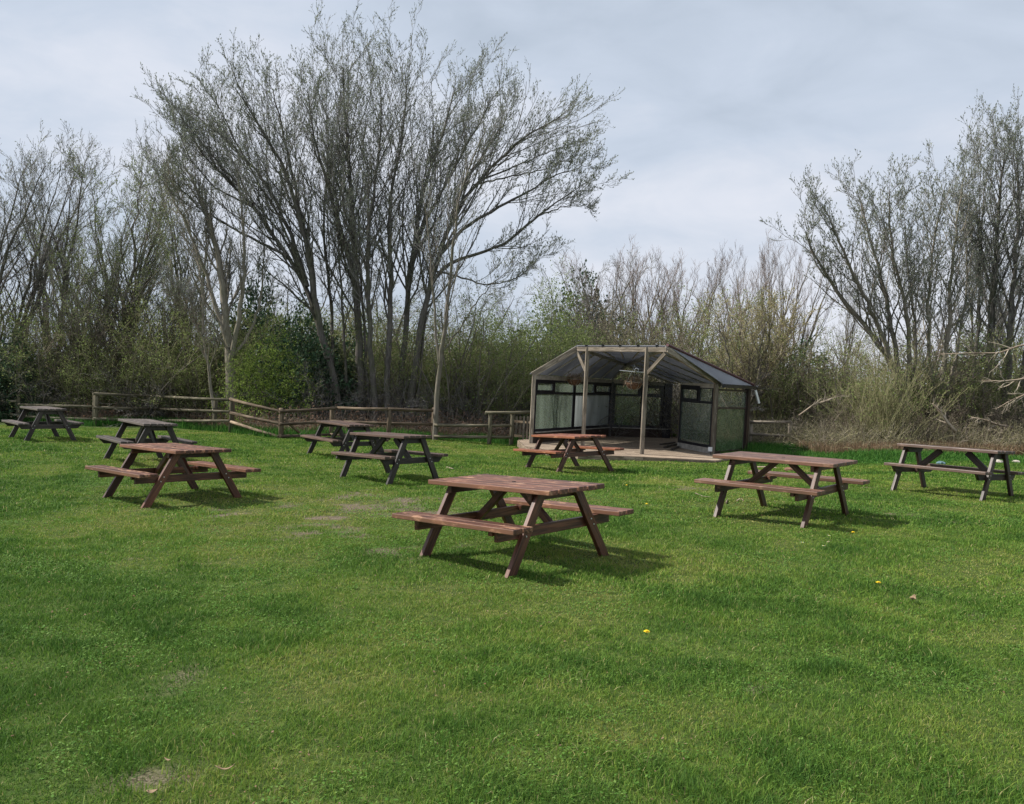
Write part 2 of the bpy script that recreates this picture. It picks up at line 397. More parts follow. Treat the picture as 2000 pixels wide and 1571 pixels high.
# ------------------------------------------------------------------ ground
BARE_PX = [(620, 1042, .45, .25), (672, 1026, .35, .22), (640, 1010, .3, .2), (760, 1000, .55, .3), (720, 990, .4, .25), (765, 1078, .3, .2),
           (790, 975, .5, .25), (700, 968, .4, .3), (400, 1010, .5, .3), (810, 990, .4, .3), (560, 990, .25, .15), (895, 1012, .3, .2),
           (350, 1340, .12, .16), (370, 1310, .1, .12), (300, 1530, .12, .15), (1465, 1350, .07, .05), (1350, 955, .35, .25), (1020, 950, .6, .3), (860, 1010, .35, .3)]
BARE = [(at(a, b)[:2], rx, ry) for a, b, rx, ry in BARE_PX]
def bare_fn(x, y):
    v = np.zeros_like(x)
    n = fnoise(x, y, .28, 31)
    for (c, rx, ry) in BARE:
        d = ((x - c[0]) / (rx * 1.5)) ** 2 + ((y - c[1]) / (ry * 2.2)) ** 2
        v = np.maximum(v, np.exp(-d * 1.2) * 1.1)
    m = fnoise(x, y, 1.4, 5)
    v = np.maximum(v, np.clip((m - .66) * 2.0, 0, .35))
    f = fnoise(x, y, .09, 37)
    return np.clip((v - .73 + (n - .5) * 2.2 + (f - .5) * 1.8) * 2.0, 0, 1) * (v > .1)
WORN = at(700, 1000)[:2]
def dry_fn(x, y):
    """0 lush .. 1 yellowish worn turf"""
    n = fnoise(x, y, 1.9, 11)
    d = np.exp(-(((x - WORN[0]) / 3.0) ** 2 + ((y - WORN[1]) / 2.6) ** 2))
    far = np.clip((y - 7) / 12, 0, 1) * .22
    n2 = fnoise(x, y, .6, 17)
    for c in CTRL[:9]: far = far + .14 * np.exp(-(((x - c[0]) ** 2 + (y - c[1]) ** 2) / 1.1))
    n3 = fnoise(x, y, .22, 19)
    return np.clip((n - .5) * 1.6 + .20 + d * .42 + far + (n2 - .5) * .8 + (n3 - .5) * .6, 0, 1)
xs = np.unique(np.concatenate([np.arange(-14, 14.01, .14), np.arange(-40, 41, 2.0), np.array([-400, -200, -100, -60, 60, 100, 200, 400])]))
ys = np.unique(np.concatenate([np.arange(2.4, 26, .14), np.arange(-8, 2.4, 1.3), np.arange(26, 44, 1.5), np.array([-300, -100, -30, 50, 70, 110, 200, 500])]))
GX, GY = np.meshgrid(xs, ys, indexing='ij')
GZ = terr(GX, GY) + (fnoise(GX, GY, .7, 3) - .5) * .03 * (np.abs(GY) < 40)
idx = np.arange(GX.size).reshape(GX.shape)
Q = np.stack([idx[:-1, :-1], idx[1:, :-1], idx[1:, 1:], idx[:-1, 1:]], -1).reshape(-1, 4)
gme = raw_mesh('ground', np.stack([GX, GY, GZ], -1).reshape(-1, 3), [Q],
               {'bare': bare_fn(GX, GY).ravel(), 'lush': (1 - dry_fn(GX, GY)).ravel()}, True)
tag(link('ground', gme, M['ground']), 'mown lawn ground with worn bare patches between the tables', kind='structure')

# blades
def blades(name, x, y, h, w, tint, mat, lean=.35, segs=2, label=None, cat='grass', z0=None, kind='stuff'):
    n = len(x); z = (terr(x, y) + (fnoise(x, y, .7, 3) - .5) * .03 - .004) if z0 is None else z0
    a = rng.random(n) * 2 * np.pi; la = rng.random(n) * 2 * np.pi; ll = np.abs(rng.normal(0, lean, n)) * h
    P = np.stack([x, y, z], -1); S = np.stack([np.cos(a), np.sin(a), np.zeros(n)], -1) * (w / 2)[:, None]
    Ld = np.stack([np.cos(la), np.sin(la), np.zeros(n)], -1) * ll[:, None]; U = np.zeros((n, 3)); U[:, 2] = h
    if segs == 1:
        V = np.stack([P - S, P + S, P + U + Ld], 1); F = (np.arange(n)[:, None] * 3 + np.array([[0, 1, 2]])); polys = [F]; k = 3
    else:
        Mid = P + U * .6 + Ld * .35
        V = np.stack([P - S, P + S, Mid + S * .8, Mid - S * .8, P + U * .92 + Ld], 1); b = np.arange(n)[:, None] * 5
        polys = [b + np.array([[0, 1, 2, 3]]), b + np.array([[3, 2, 4]])]; k = 5
    me = raw_mesh(name, V.reshape(-1, 3), polys, {'tint': np.repeat(tint, k)})
    return tag(link(name, me, mat), label, cat, kind=kind)
def sample(nper, y0, y1, marg=1.0):
    """uniform density nper / m2 inside the widened view wedge"""
    xm = y1 * .66 + marg; n = int(nper * 2 * xm * (y1 - y0)); x = rng.uniform(-xm, xm, n); y = rng.uniform(y0, y1, n)
    k = np.abs(x) < y * .66 + marg; return x[k], y[k]
X = []; 
for (nper, y0, y1, hh, ww) in ((13000, 2.7, 4.4, .034, .0034), (8500, 4.4, 6.6, .035, .0044), (4600, 6.6, 10.0, .036, .0062), (1900, 10.0, 15.5, .038, .0105), (850, 15.5, 26.5, .042, .017)):
    x, y = sample(nper, y0, y1); bare = bare_fn(x, y); keep = rng.random(len(x)) > bare * .85
    x, y = x[keep], y[keep]; dr = dry_fn(x, y); tuft = fnoise(x, y, .34, 23); big = fnoise(x, y, 1.6, 29)
    keep = rng.random(len(x)) < .9 + .4 * tuft
    x, y, dr, tuft, big = x[keep], y[keep], dr[keep], tuft[keep], big[keep]
    h = hh * (.55 + 1.9 * np.clip(tuft - .35, 0, 1) + 1.1 * np.clip(big - .5, 0, 1)) * rng.uniform(.55, 1.35, len(x)) * (1 - .35 * dr)
    tint = np.clip(.16 + dr * .55 + rng.normal(0, .15, len(x)) - (tuft - .5) * .45 - np.clip(big - .5, 0, 1) * .2, 0, .85)
    straw = rng.random(len(x)) < .012 + .05 * dr; tint[straw] = rng.uniform(.85, 1, straw.sum())
    X.append((x, y, h, np.full(len(x), ww) * rng.uniform(.7, 1.3, len(x)), tint))
cat_ = [np.concatenate([a[i] for a in X]) for i in range(5)]
blades('lawn_grass', *cat_, M['grass'], .85, 2, 'short mown lawn grass with yellowish worn patches under the picnic tables')

# small flat weed and clover leaves and dead bits mixed through the turf
def flat_leaves(name, n, y1, size, thr, seed, mat, label, lo=0, hi=1):
    x, y = sample(n, 2.7, y1); k = (fnoise(x, y, .5, seed) + rng.normal(0, .04, len(x))) > thr; x, y = x[k], y[k]; m = len(x)
    z = terr(x, y) + (fnoise(x, y, .7, 3) - .5) * .03 + rng.uniform(.004, .026, m); a = rng.uniform(0, 6.283, m); s = size * rng.uniform(.6, 1.5, m) * (1 + y / 14)
    d = np.stack([np.cos(a), np.sin(a), rng.uniform(-.1, .5, m)], -1) * s[:, None]; w = np.stack([-np.sin(a), np.cos(a), rng.uniform(-.2, .2, m)], -1) * (s * .32)[:, None]; P = np.stack([x, y, z], -1)
    V = np.stack([P, P + d * .5 + w, P + d, P + d * .5 - w], 1).reshape(-1, 3)
    tag(link(name, raw_mesh(name, V, [np.arange(m * 4).reshape(-1, 4)], {'tint': np.repeat(rng.uniform(lo, hi, m), 4)}), mat), label, name.replace('_', ' '), kind='stuff')
M['weed'] = leafmat('clover_and_weed_leaves', [(0, (.05, .135, .02)), (.6, (.10, .21, .035)), (1, (.18, .28, .07))], .3, .6)
flat_leaves('clover_leaves', 1500, 13, .0105, .57, 61, M['weed'], 'blue green clover and weed leaves in drifts through the lawn')
flat_leaves('dead_grass_bits', 60, 12, .010, .50, 71, M['leaf_rust'], 'tiny dead stalks and leaf bits scattered through the lawn', .4, 1)

# ------------------------------------------------------------------ picnic tables
DA = dict(Wt=.395, bo=.856, bi=.613, bz=.455, fy=.741, ins=.203, nb=6)
DB = dict(Wt=.300, bo=.675, bi=.450, bz=.420, fy=.565, ins=.075, nb=5)
def picnic_table(kind, x, y, rot, L, z, gx, gy, wood_top, wood_leg, label, dz=0):
    D = DA if kind == 'A' else DB
    ex = Vector((math.cos(rot), math.sin(rot), 0)); ey = Vector((-math.sin(rot), math.cos(rot), 0))
    n = (Vector((0, 0, 1)) - ex * gx - ey * gy).normalized(); X_ = (ex + Vector((0, 0, gx))).normalized(); Y_ = n.cross(X_).normalized()
    m = Matrix(((X_.x, Y_.x, n.x, x), (X_.y, Y_.y, n.y, y), (X_.z, Y_.z, n.z, z + dz), (0, 0, 0, 1)))
    r = empty('picnic_table', None, label, 'picnic table', 'wooden picnic tables spread over the lawn', m)
    h = L / 2; th = .045; Ht = .74
    b = MB(); gap = .013; bw = (2 * D['Wt'] - (D['nb'] - 1) * gap) / D['nb']
    for i in range(D['nb']):
        yy = -D['Wt'] + bw / 2 + i * (bw + gap); e1 = random.uniform(-.004, .004)
        b.beam((-h + e1, yy, Ht - th / 2), (h + e1, yy, Ht - th / 2 + random.uniform(-.002, .002)), bw, th)
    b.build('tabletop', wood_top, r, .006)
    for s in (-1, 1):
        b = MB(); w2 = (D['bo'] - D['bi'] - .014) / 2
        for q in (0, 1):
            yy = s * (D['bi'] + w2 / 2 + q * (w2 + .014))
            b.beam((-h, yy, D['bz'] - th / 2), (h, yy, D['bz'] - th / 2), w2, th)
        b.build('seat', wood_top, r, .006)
    fx = h - D['ins']; lt = .045; lw = .095; zt = Ht - th
    topy = .25 if kind == 'A' else .17; ang_dy = (D['fy'] - .055) - topy
    for sx in (-1, 1):
        for sy in (-1, 1):
            b = MB(); x0 = sx * (fx - lt / 2)
            hw = lw / 2 * math.hypot(1, ang_dy / zt)
            fy_ = D['fy'] - .055
            poly = [(sy * (fy_ - hw), -.03), (sy * (fy_ + hw), -.03), (sy * (topy + hw), zt - .001), (sy * (topy - hw), zt - .001)]
            # grain must run along the leg
            V = [(x0 + q, a, c) for q in (-lt / 2, lt / 2) for a, c in poly]
            rr = np.array([random.random() * 40 for _ in range(3)]); G = [np.array([c, a + sy * (-fy_ + ang_dy * c / zt), q]) + rr for q in (-lt / 2, lt / 2) for a, c in poly]
            F = [(0, 1, 2, 3), (7, 6, 5, 4), (0, 4, 5, 1), (1, 5, 6, 2), (2, 6, 7, 3), (3, 7, 4, 0)]
            if sy > 0: F = [f[::-1] for f in F]
            F = [f[::-1] for f in F] if False else F
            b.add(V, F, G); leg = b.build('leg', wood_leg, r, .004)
            bm_z = D['bz'] - th - .048
            yb = fy_ - ang_dy * bm_z / zt
            bb = MB()
            for k in (-.028, .028):
                xo = x0 + sx * lt / 2
                bb.tube([(xo - sx * .002, sy * (yb + k * .7), bm_z - k), (xo + sx * .007, sy * (yb + k * .7), bm_z - k)], .0075, 8)
            bb.build('bolt', M['bolt'], leg)
        # seat bearer, inside the legs
        zb = D['bz'] - th; hb = .095; xi = sx * (fx - lt - .0235)
        b = MB()
        if kind == 'A': poly = [(-D['bo'] + .07, -hb), (D['bo'] - .07, -hb), (D['bo'] - .07, 0), (-D['bo'] + .07, 0)]
        else: poly = [(-D['bo'] + .10, -hb), (D['bo'] - .10, -hb), (D['bo'] - .02, -.012), (D['bo'] - .02, 0), (-D['bo'] + .02, 0), (-D['bo'] + .02, -.012)]
        b.prism(poly, (xi, 0, zb - .001), (0, 1, 0), (0, 0, 1), .045); b.build('seat_beam', wood_leg, r, .004)
        if kind == 'A':
            for s in (-1, 1):
                b = MB(); b.beam((sx * (fx - lt - .071), s * (D['bi'] - .02), zb - .023), (sx * (fx - lt - .071), s * (D['bo'] - .045), zb - .023), .045, .044)
                b.build('batten', wood_leg, r, .003)
        b = MB(); wt = D['Wt'] - .04
        if kind == 'A': poly = [(-wt, -.07), (wt, -.07), (wt, 0), (-wt, 0)]
        else: poly = [(-wt * .72, -.085), (wt * .72, -.085), (wt, -.015), (wt, 0), (-wt, 0), (-wt, -.015)]
        b.prism(poly, (xi, 0, zt - .001), (0, 1, 0), (0, 0, 1), .045); b.build('top_beam', wood_leg, r, .004)
        b = MB(); P0 = np.array((sx * (fx - lt - .045), 0, zb - hb * .75)); P1 = np.array((sx * (fx - lt - .045 - (.40 if kind == 'A' else .42)), 0, zt - .02))
        b.beam(P0, P1, .045, .07 if kind == 'A' else .095, (0, 0, 1)); b.build('brace', wood_leg, r, .004)
    if kind == 'A':
        b = MB(); b.tube([(0, 0, Ht - .02), (0, 0, Ht + .0015)], .02, 14); b.build('parasol_hole', M['hole'], r)  # black disc painted for the shade inside the hole, nothing is cut out
    return r
TB = [
 ('A', 0.098, 8.081, -0.7553, 1.591, -0.038, 0.0578, 0.0237, 'red_wood', 'red_wood', 'nearest picnic table, reddish brown with a pale front bench edge, mid lawn'),
 ('A', -4.576, 11.544, -0.7133, 1.587, -0.214, 0.0336, -0.0031, 'red_wood', 'red_wood', 'reddish brown picnic table at left, largest of the tables left of the nearest one'),
 ('B', -10.915, 19.685, -0.8276, 1.602, -0.277, 0.0200, 0.0147, 'grey_wood', 'grey_wood', 'dark weathered picnic table farthest left, by the fence post'),
 ('B', -6.778, 15.719, -0.8440, 1.471, -0.190, 0.0071, -0.0094, 'grey_wood', 'grey_wood', 'dark weathered picnic table partly hidden behind the reddish table at left'),
 ('B', -3.636, 18.493, -0.8783, 1.516, -0.206, 0.0070, 0.0051, 'dull_wood', 'grey_wood', 'dark brown picnic table half hidden behind another table, nearest the bend of the fence'),
 ('B', -2.001, 14.180, -0.7486, 1.443, -0.085, 0.0372, 0.0052, 'dull_wood', 'grey_wood', 'brown five board picnic table with near black legs, just left behind the nearest table'),
 ('A', 1.257, 17.799, -1.0357, 1.651, -0.187, 0.0608, 0.0446, 'orange_wood', 'red_wood', 'bright red stained picnic table right in front of the glazed shelter'),
 ('A', 3.504, 10.708, -0.7270, 1.572, 0.121, 0.0234, 0.0235, 'brown_wood', 'brown_wood', 'brown picnic table with smooth glossy top and pale leg edges, right of the nearest table'),
 ('B', 7.126, 13.537, -0.9222, 1.584, 0.196, 0.0170, -0.0273, 'dull_wood', 'dull_wood', 'worn brown picnic table tilted back at the right edge of the photo'),
]
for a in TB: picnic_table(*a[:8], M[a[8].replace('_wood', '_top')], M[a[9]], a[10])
# ------------------------------------------------------------------ deck and shelter
ZD = -0.119
A = np.array([.587, 23.83]); B = np.array([2.044, 23.72]); Cc = np.array([3.447, 22.0]); Dd = np.array([5.583, 23.24])
BL = at_y(1192, 790, 28.7)[:2]; BR = at_y(1310, 800, 29.4)[:2]; E_ = at_y(1459, 820, 25.0)[:2]
ZE, ZB = 1.81, 2.675
def v3(p, z): return np.array([p[0], p[1], z])
poly = [on_z(1026, 872, ZD)[:2], on_z(1130, 888, ZD)[:2], on_z(1256, 892.5, ZD)[:2], on_z(1396, 900, ZD)[:2], E_ + [.3, -.2], E_ + [.2, .6], BR + [.4, .5], BL + [-.2, .5], A + [-.35, 1.0]]
def xrange_at(y):
    xs_ = []
    for i in range(len(poly)):
        p, q = poly[i], poly[(i + 1) % len(poly)]
        if (p[1] - y) * (q[1] - y) < 0: xs_.append(p[0] + (q[0] - p[0]) * (y - p[1]) / (q[1] - p[1]))
    return (min(xs_), max(xs_)) if len(xs_) >= 2 else None
deck = empty('wooden_deck', (3.0, 24.0, ZD), 'low weathered timber deck that the glazed shelter stands on', 'deck')
def deck_child(b, name, mat, bevel=0):
    o = b.build(name, mat, None, bevel); o.parent = deck; o.matrix_parent_inverse = Matrix.Translation((-3.0, -24.0, -ZD)); return o
b = MB(); y = min(p[1] for p in poly) + .06
while y < max(p[1] for p in poly) - .03:
    r_ = xrange_at(y)
    if r_:
        xm = r_[0] + (r_[1] - r_[0]) * .47 + random.uniform(-.3, .3)
        for p, q in ((r_[0], xm - .003), (xm + .003, r_[1])): b.beam((p, y, ZD - .014 + random.uniform(-.002, .002)), (q, y, ZD - .014), .118, .028)
    y += .124
deck_child(b, 'deck_boards', M['deck_wood'])
b = MB()
fr = [v3(p, ZD - .10) for p in poly]
for i in range(len(fr)):
    p, q = fr[i], fr[(i + 1) % len(fr)]; b.beam(p, q, .04, .17)
deck_child(b, 'edge_board', M['deck_wood'])
for (p, q, lab) in (((1325, 866), (1297, 874), 1), ((1330, 868), (1305, 870), 2), ((1327, 872), (1312, 878), 3), ((1318, 864), (1290, 868), 4)):
    P = on_z(*p, ZD + .03); Q = on_z(*q, ZD + .03); b = MB(); b.beam(P, Q, .07, .03)
    tag(b.build('loose_plank', M['grey_wood']), 'short dark loose plank lying on the deck beside the right window panel', 'plank', 'loose planks on the deck')

shelter = empty('garden_shelter', (3.0, 24.0, ZD), 'open fronted glazed garden shelter with timber posts and grey sheet roof', 'shelter')
INV = Matrix.Translation((-3.0, -24.0, -ZD))
def sh(b, name, mat, parent=None, bevel=0, smooth=False):
    o = b.build(name, mat, None, bevel, smooth); o.parent = parent or shelter
    if parent is None: o.matrix_parent_inverse = INV
    return o
for nm, P, zt_ in (('corner_post', A, ZE), ('front_post', B, ZB - .01), ('front_post', Cc, ZB - .01), ('corner_post', Dd, ZE)):
    b = MB(); b.beam(v3(P, ZD), v3(P, zt_), .10, .10, (1, .1, 0)); sh(b, nm, M['post_wood'], None, .006)
    if nm == 'front_post':
        b = MB(); b.beam(v3(P, ZD), v3(P, ZD + .02), .16, .16, (1, .1, 0)); 
dBC = (Cc - B); P1 = B - .2 * dBC; P2 = Cc + .3 * dBC
fo = np.array([-.45, -.9]); fo = fo / np.linalg.norm(fo) * .0
b = MB(); b.beam(v3(P1, ZB - .07), v3(P2, ZB - .07), .055, .12); sh(b, 'front_beam', M['post_wood'], None, .005)
for P, Q in ((P1, A + (A - P1) * .05), (P2, Dd + (Dd - P2) * .09)):
    b = MB(); zt_ = ZE + .02; b.beam(v3(P, ZB - .06), v3(Q, zt_ - .02), .06, .15); sh(b, 'front_rafter', M['post_wood'], None, .005)
for P, sgn in ((B, -1), (Cc, 1)):
    u = dBC / np.linalg.norm(dBC) * sgn; lim = np.linalg.norm((P1 - B) if sgn < 0 else (P2 - Cc)) * .92
    b = MB(); b.beam(v3(P, ZB - .72), v3(P + u * lim, ZB - .16), .05, .09); sh(b, 'knee_brace', M['post_wood'], None, .004)
# ridge and roof sheets
RA = at_y(1223, 711, 29.0)
def sheet(pts, name, th=.02, mat=None):
    pts = [np.array(p, float) for p in pts]; n = np.cross(pts[1] - pts[0], pts[2] - pts[0]); n /= np.linalg.norm(n)
    if n[2] < 0: n = -n
    k = len(pts); V = pts + [p + n * th for p in pts]; F = [tuple(range(k)), tuple(range(k, 2 * k))[::-1]] + [(i, k + i, k + (i + 1) % k, (i + 1) % k) for i in range(k)]
    b = MB(); b.add(V, F); return sh(b, name, mat or M['roof'])
Pp1, Pp2 = v3(P1, ZB + .02), v3(P2, ZB + .02)
Ap = v3(A + [-.12, -.05], ZE + .02); BLp = v3(BL, ZE + .02); BRp = v3(BR, ZE + .02); Ep = v3(E_ + [.12, -.05], ZE - .0); Dp = v3(Dd + [.15, -.12], ZE + .0)
RAp = RA.copy()
sheet([Ap, Pp1, RAp], 'roof_panel'); sheet([Ap + [0, 0, -.003], RAp + [0, 0, -.003], BLp], 'roof_panel')
sheet([Pp1, Pp2, RAp], 'roof_panel')
sheet([Pp2, BRp, RAp], 'roof_panel'); sheet([Pp2, Ep, BRp], 'roof_panel'); sheet([Pp2, Dp, Ep], 'roof_panel')
def bar(P, Q, name='glazing_bar', w=.05, h=.05, dz=-.045, mat='frame_grey'):
    b = MB(); b.beam(np.array(P) + [0, 0, dz], np.array(Q) + [0, 0, dz], w, h); return sh(b, name, M[mat])
M['frame_grey'] = simple('weathered_grey_glazing_bar', (.34, .32, .29), .6, .3)
bar(Pp1, RAp, 'ridge_bar', .08, .09); bar(Pp2, RAp, 'ridge_bar', .08, .09)
bar(RAp, BRp, 'hip_bar', .06, .07); bar(RAp, BLp, 'hip_bar', .06, .07)
for k in range(1, 6):
    f = k / 6; top = Pp1 * (1 - f) + RAp * f; bot = Ap * (1 - f) + BLp * f; bar(top, bot, w=.035, h=.04)
for k in range(1, 6):
    f = k / 6; top = Pp2 * (1 - f) + RAp * f; bot = Ep * (1 - f) + BRp * f; bar(top, bot, w=.035, h=.04)
for k in range(1, 4):
    f = k / 4; top = Pp1 * (1 - f) + Pp2 * f; bar(top, RAp * .55 + top * .45, w=.035, h=.04)
b = MB(); b.tube([Pp2 + [0, 0, .03], Ep + [0, 0, .03]], .045, 8); sh(b, 'ridge_cap', M['hip'])
b = MB(); b.tube([Pp2 + [0, 0, .03], Pp2 * .5 + BRp * .5 + [0, 0, .05]], .035, 8)
b = MB(); b.beam(Dp + [.03, -.03, -.05], Ep + [.05, 0, -.05], .11, .085); b.tube([Ep + [.06, .0, -.05], Ep + [.14, .1, -.03]], .05, 8); sh(b, 'gutter', M['gutter'])
b = MB(); b.beam(Ep + [.06, 0, -.12], Ep + [.20, .05, -.50], .06, .06); sh(b, 'downpipe', M['white_plastic'])
for f in np.linspace(.12, .9, 5):
    q = Pp1 * (1 - f) + Pp2 * f; b = MB(); b.box(q + [0, 0, .012], (.09, .06, .05)); sh(b, 'roof_clip', M['gutter'])
# eaves beams
for P, Q in ((A, BL), (BL, BR), (Dd, np.array(at_y(1330, 800, 25.1)[:2]))):
    b = MB(); b.beam(v3(P, ZE - .06), v3(Q, ZE - .06), .07, .12); sh(b, 'eaves_beam', M['frame_grey'])

def hit(P, Q, px):
    """parameter along P-Q where the vertical plane through pixel column px (at horizon) cuts"""
    d = ray(px, 790)[:2]; e = Q - P; Mx = np.array([[d[0], -e[0]], [d[1], -e[1]]]); s_, t_ = np.linalg.solve(Mx, P); return t_
def window(P, Q, z0, z1, ztr, splits, mat, gmats, fw=.078, lowsplit=(), opening=()):
    """frame from P to Q with a transom at ztr, upper lights split at the given fractions"""
    P = np.array(P, float); Q = np.array(Q, float); L = np.linalg.norm(Q - P); u = (Q - P) / L
    b = MB(); at2 = lambda s_, z: v3(P + u * s_, z)
    for s_ in (fw / 2, L - fw / 2): b.beam(at2(s_, z0), at2(s_, z1), .06, fw, (u[0], u[1], 0))
    for z in (z0 + fw / 2, z1 - fw / 2): b.beam(at2(fw, z), at2(L - fw, z), .058, fw)
    b.beam(at2(fw, ztr), at2(L - fw, ztr), .056, fw * .9)
    cuts = [0] + list(splits) + [1]
    for c in splits: b.beam(at2(c * L, ztr + fw * .45), at2(c * L, z1 - fw), .054, fw * 1.2, (u[0], u[1], 0))
    for c in lowsplit: b.beam(at2(c * L, z0 + fw), at2(c * L, ztr - fw * .45), .054, fw, (u[0], u[1], 0))
    w = sh(b, 'window', mat)
    def pane(s0, s1, za, zb, gm):
        bb = MB(); bb.beam(at2(s0, (za + zb) / 2), at2(s1, (za + zb) / 2), .012, zb - za); o = bb.build('pane', gm, w); return o
    lc = [0] + list(lowsplit) + [1]
    for i in range(len(lc) - 1): pane(lc[i] * L + fw * .9, lc[i + 1] * L - fw * .9, z0 + fw * .9, ztr - fw * .4, gmats[0])
    for i in range(len(cuts) - 1):
        s0, s1 = cuts[i] * L + fw * .9, cuts[i + 1] * L - fw * .9
        if i in opening:
            bb = MB(); k = .045
            za, zb = ztr + fw * .45, z1 - fw
            for s_ in (s0 + k / 2, s1 - k / 2): bb.beam(at2(s_, za), at2(s_, zb), .075, k, (u[0], u[1], 0))
            for z in (za + k / 2, zb - k / 2): bb.beam(at2(s0 + k, z), at2(s1 - k, z), .073, k)
            bb.build('opening_light', mat, w); pane(s0 + k * .9, s1 - k * .9, za + k * .9, zb - k * .9, gmats[1])
        else: pane(s0, s1, ztr + fw * .4, z1 - fw * .9, gmats[1])
    return w
uAB = (BL - A) / np.linalg.norm(BL - A); A2 = A + uAB * .08
tm = hit(A, BL, 1119.5)
Mid = A + (BL - A) * tm
window(A2, Mid - uAB * .01, .20, 1.70, 1.31, (.46,), M['frame'], (M['glass'], M['glass']), opening=(0,))
window(Mid + uAB * .01, BL - uAB * .05, .20, 1.70, 1.31, (.52,), M['frame'], (M['glass_misty'], M['glass']), opening=(1,))
uB = (BR - BL) / np.linalg.norm(BR - BL)
window(BL + uB * .08, BR - uB * .32, .20, 1.70, 1.31, (.52,), M['frame'], (M['glass'], M['glass']), opening=(1,), lowsplit=(.58,))
b = MB(); b.beam(v3(BL, ZD), v3(BL, 1.74), .14, .14, (1, 0, 0)); sh(b, 'back_post', M['frame'])
b = MB(); b.beam(v3(BR - uB * .15, ZD), v3(BR - uB * .15, 1.76), .12, .30, (uB[0], uB[1], 0)); sh(b, 'back_post', M['frame'])
for P, Q in ((A2, BL), (BL, BR)):
    b = MB(); b.beam(v3(P, ZD + .16), v3(Q, ZD + .16), .05, .31); sh(b, 'kick_board', M['kick'])
    u = (Q - P) / np.linalg.norm(Q - P); nrm = np.array([u[1], -u[0]]); b = MB(); b.beam(v3(P + nrm * .03 + u * .1, .185), v3(Q + nrm * .03 - u * .1, .185), .10, .03); sh(b, 'window_sill', M['frame_grey'])
G2 = np.array(at_y(1329, 800, 25.1)[:2]); ug = (G2 - Dd) / np.linalg.norm(G2 - Dd)
window(Dd + ug * .07, G2, .03, 1.74, 1.28, (.42,), M['frame'], (M['glass'], M['glass']), opening=(1,))
b = MB(); b.beam(v3(Dd + ug * .05, ZD + .075), v3(G2, ZD + .075), .09, .15); sh(b, 'window_sill', M['frame_grey'])
b = MB(); b.beam(v3(G2 + ug * .03, ZD), v3(G2 + ug * .03, 1.72), .05, .04, (1, 0, 0)); sh(b, 'window_jamb', M['post_wood'])
ue = (E_ - Dd) / np.linalg.norm(E_ - Dd)
window(Dd + ue * .07, E_ - ue * .16, -.10, 1.68, 1.15, (), M['frame_brown'], (M['glass_lawn_reflection'], M['glass']), fw=.05)
b = MB(); b.beam(v3(E_ - ue * .06, -.2), v3(E_ - ue * .06, 1.74), .12, .17, (ue[0], ue[1], 0)); sh(b, 'side_post', M['frame_brown'])
# white box at the foot of the right corner post with a black cable
b = MB(); p = on_z(1386.5, 882, 0.0); b.box((Dd[0] - .09, Dd[1] - .10, ZD + .13), (.11, .06, .12)); sh(b, 'socket_box', M['white_plastic'], None, .006)
b = MB(); b.tube([(Dd[0] - .09, Dd[1] - .10, ZD + .07), (Dd[0] - .11, Dd[1] - .30, ZD + .0), (Dd[0] - .05, Dd[1] - .62, ZD - .06), (Dd[0] + .06, Dd[1] - .7, ZD - .10)], .012, 6); sh(b, 'cable', M['gutter'])
# hanging baskets
def basket(px, py, Y, rad, lab, plant):
    c = at_y(px, py, Y); r = empty('hanging_basket', tuple(c), lab, 'hanging basket', 'hanging baskets in the shelter')
    n, V, F = 20, [], []; prof = [(1.0, 0), (.98, -.25), (.86, -.52), (.62, -.76), (.3, -.9), (.02, -.94)]
    inner = [(.93, 0.0), (.85, -.3), (.5, -.6), (.02, -.62)]
    allp = prof[::-1] + inner
    for a, z in allp:
        for j in range(n): t_ = 2 * math.pi * j / n; k = 1 + random.uniform(-.03, .03); V.append((a * k * rad * math.cos(t_), a * k * rad * math.sin(t_), z * rad * .95))
    for i in range(len(allp) - 1):
        for j in range(n): F.append((i * n + j, i * n + (j + 1) % n, (i + 1) * n + (j + 1) % n, (i + 1) * n + j))
    b = MB(); b.add(V, F); b.build('basket_bowl', M['coir'], r)
    b = MB(); b.tube([(rad * 1.02 * math.cos(t_), rad * 1.02 * math.sin(t_), .005) for t_ in np.linspace(0, 2 * math.pi, 25)], .006, 5)
    for j in range(6):
        t_ = j * math.pi / 3; b.tube([(a * 1.02 * rad * math.cos(t_), a * 1.02 * rad * math.sin(t_), z * rad * .98) for a, z in prof[:5]], .004, 4)
    b.build('wire_frame', M['metal'], r)
    zt_ = ZB - c[2] - .45; hook = (0, 0, rad * 2.0)
    b = MB()
    for j in range(3):
        t_ = j * 2 * math.pi / 3 + .4; b.tube([(rad * math.cos(t_), rad * math.sin(t_), 0), hook], .004, 4)
    b.tube([hook, (0, 0, max(.5, zt_))], .005, 4); b.build('chain', M['metal'], r)
    b = MB()
    for j in range(plant):
        t_ = random.uniform(0, 6.28); q = random.uniform(0, .8) * rad; h_ = random.uniform(.06, .20); o_ = random.uniform(.05, .16)
        p0 = (q * math.cos(t_), q * math.sin(t_), -.04); p1 = ((q + o_ * .5) * math.cos(t_), (q + o_ * .5) * math.sin(t_), h_); p2 = ((q + o_ * 1.5) * math.cos(t_ + .3), (q + o_ * 1.5) * math.sin(t_ + .3), h_ * random.uniform(-.9, .8))
        b.tube([p0, p1, p2], [.006, .005, .003], 4)
    b.build('dead_stems', M['dead_leaf'], r)
basket(1121.5, 741, 25.0, .21, 'small brown hanging basket left of the left front post of the shelter', 60)
basket(1238, 747, 23.3, .225, 'larger brown hanging basket beside the right front post of the shelter', 75)
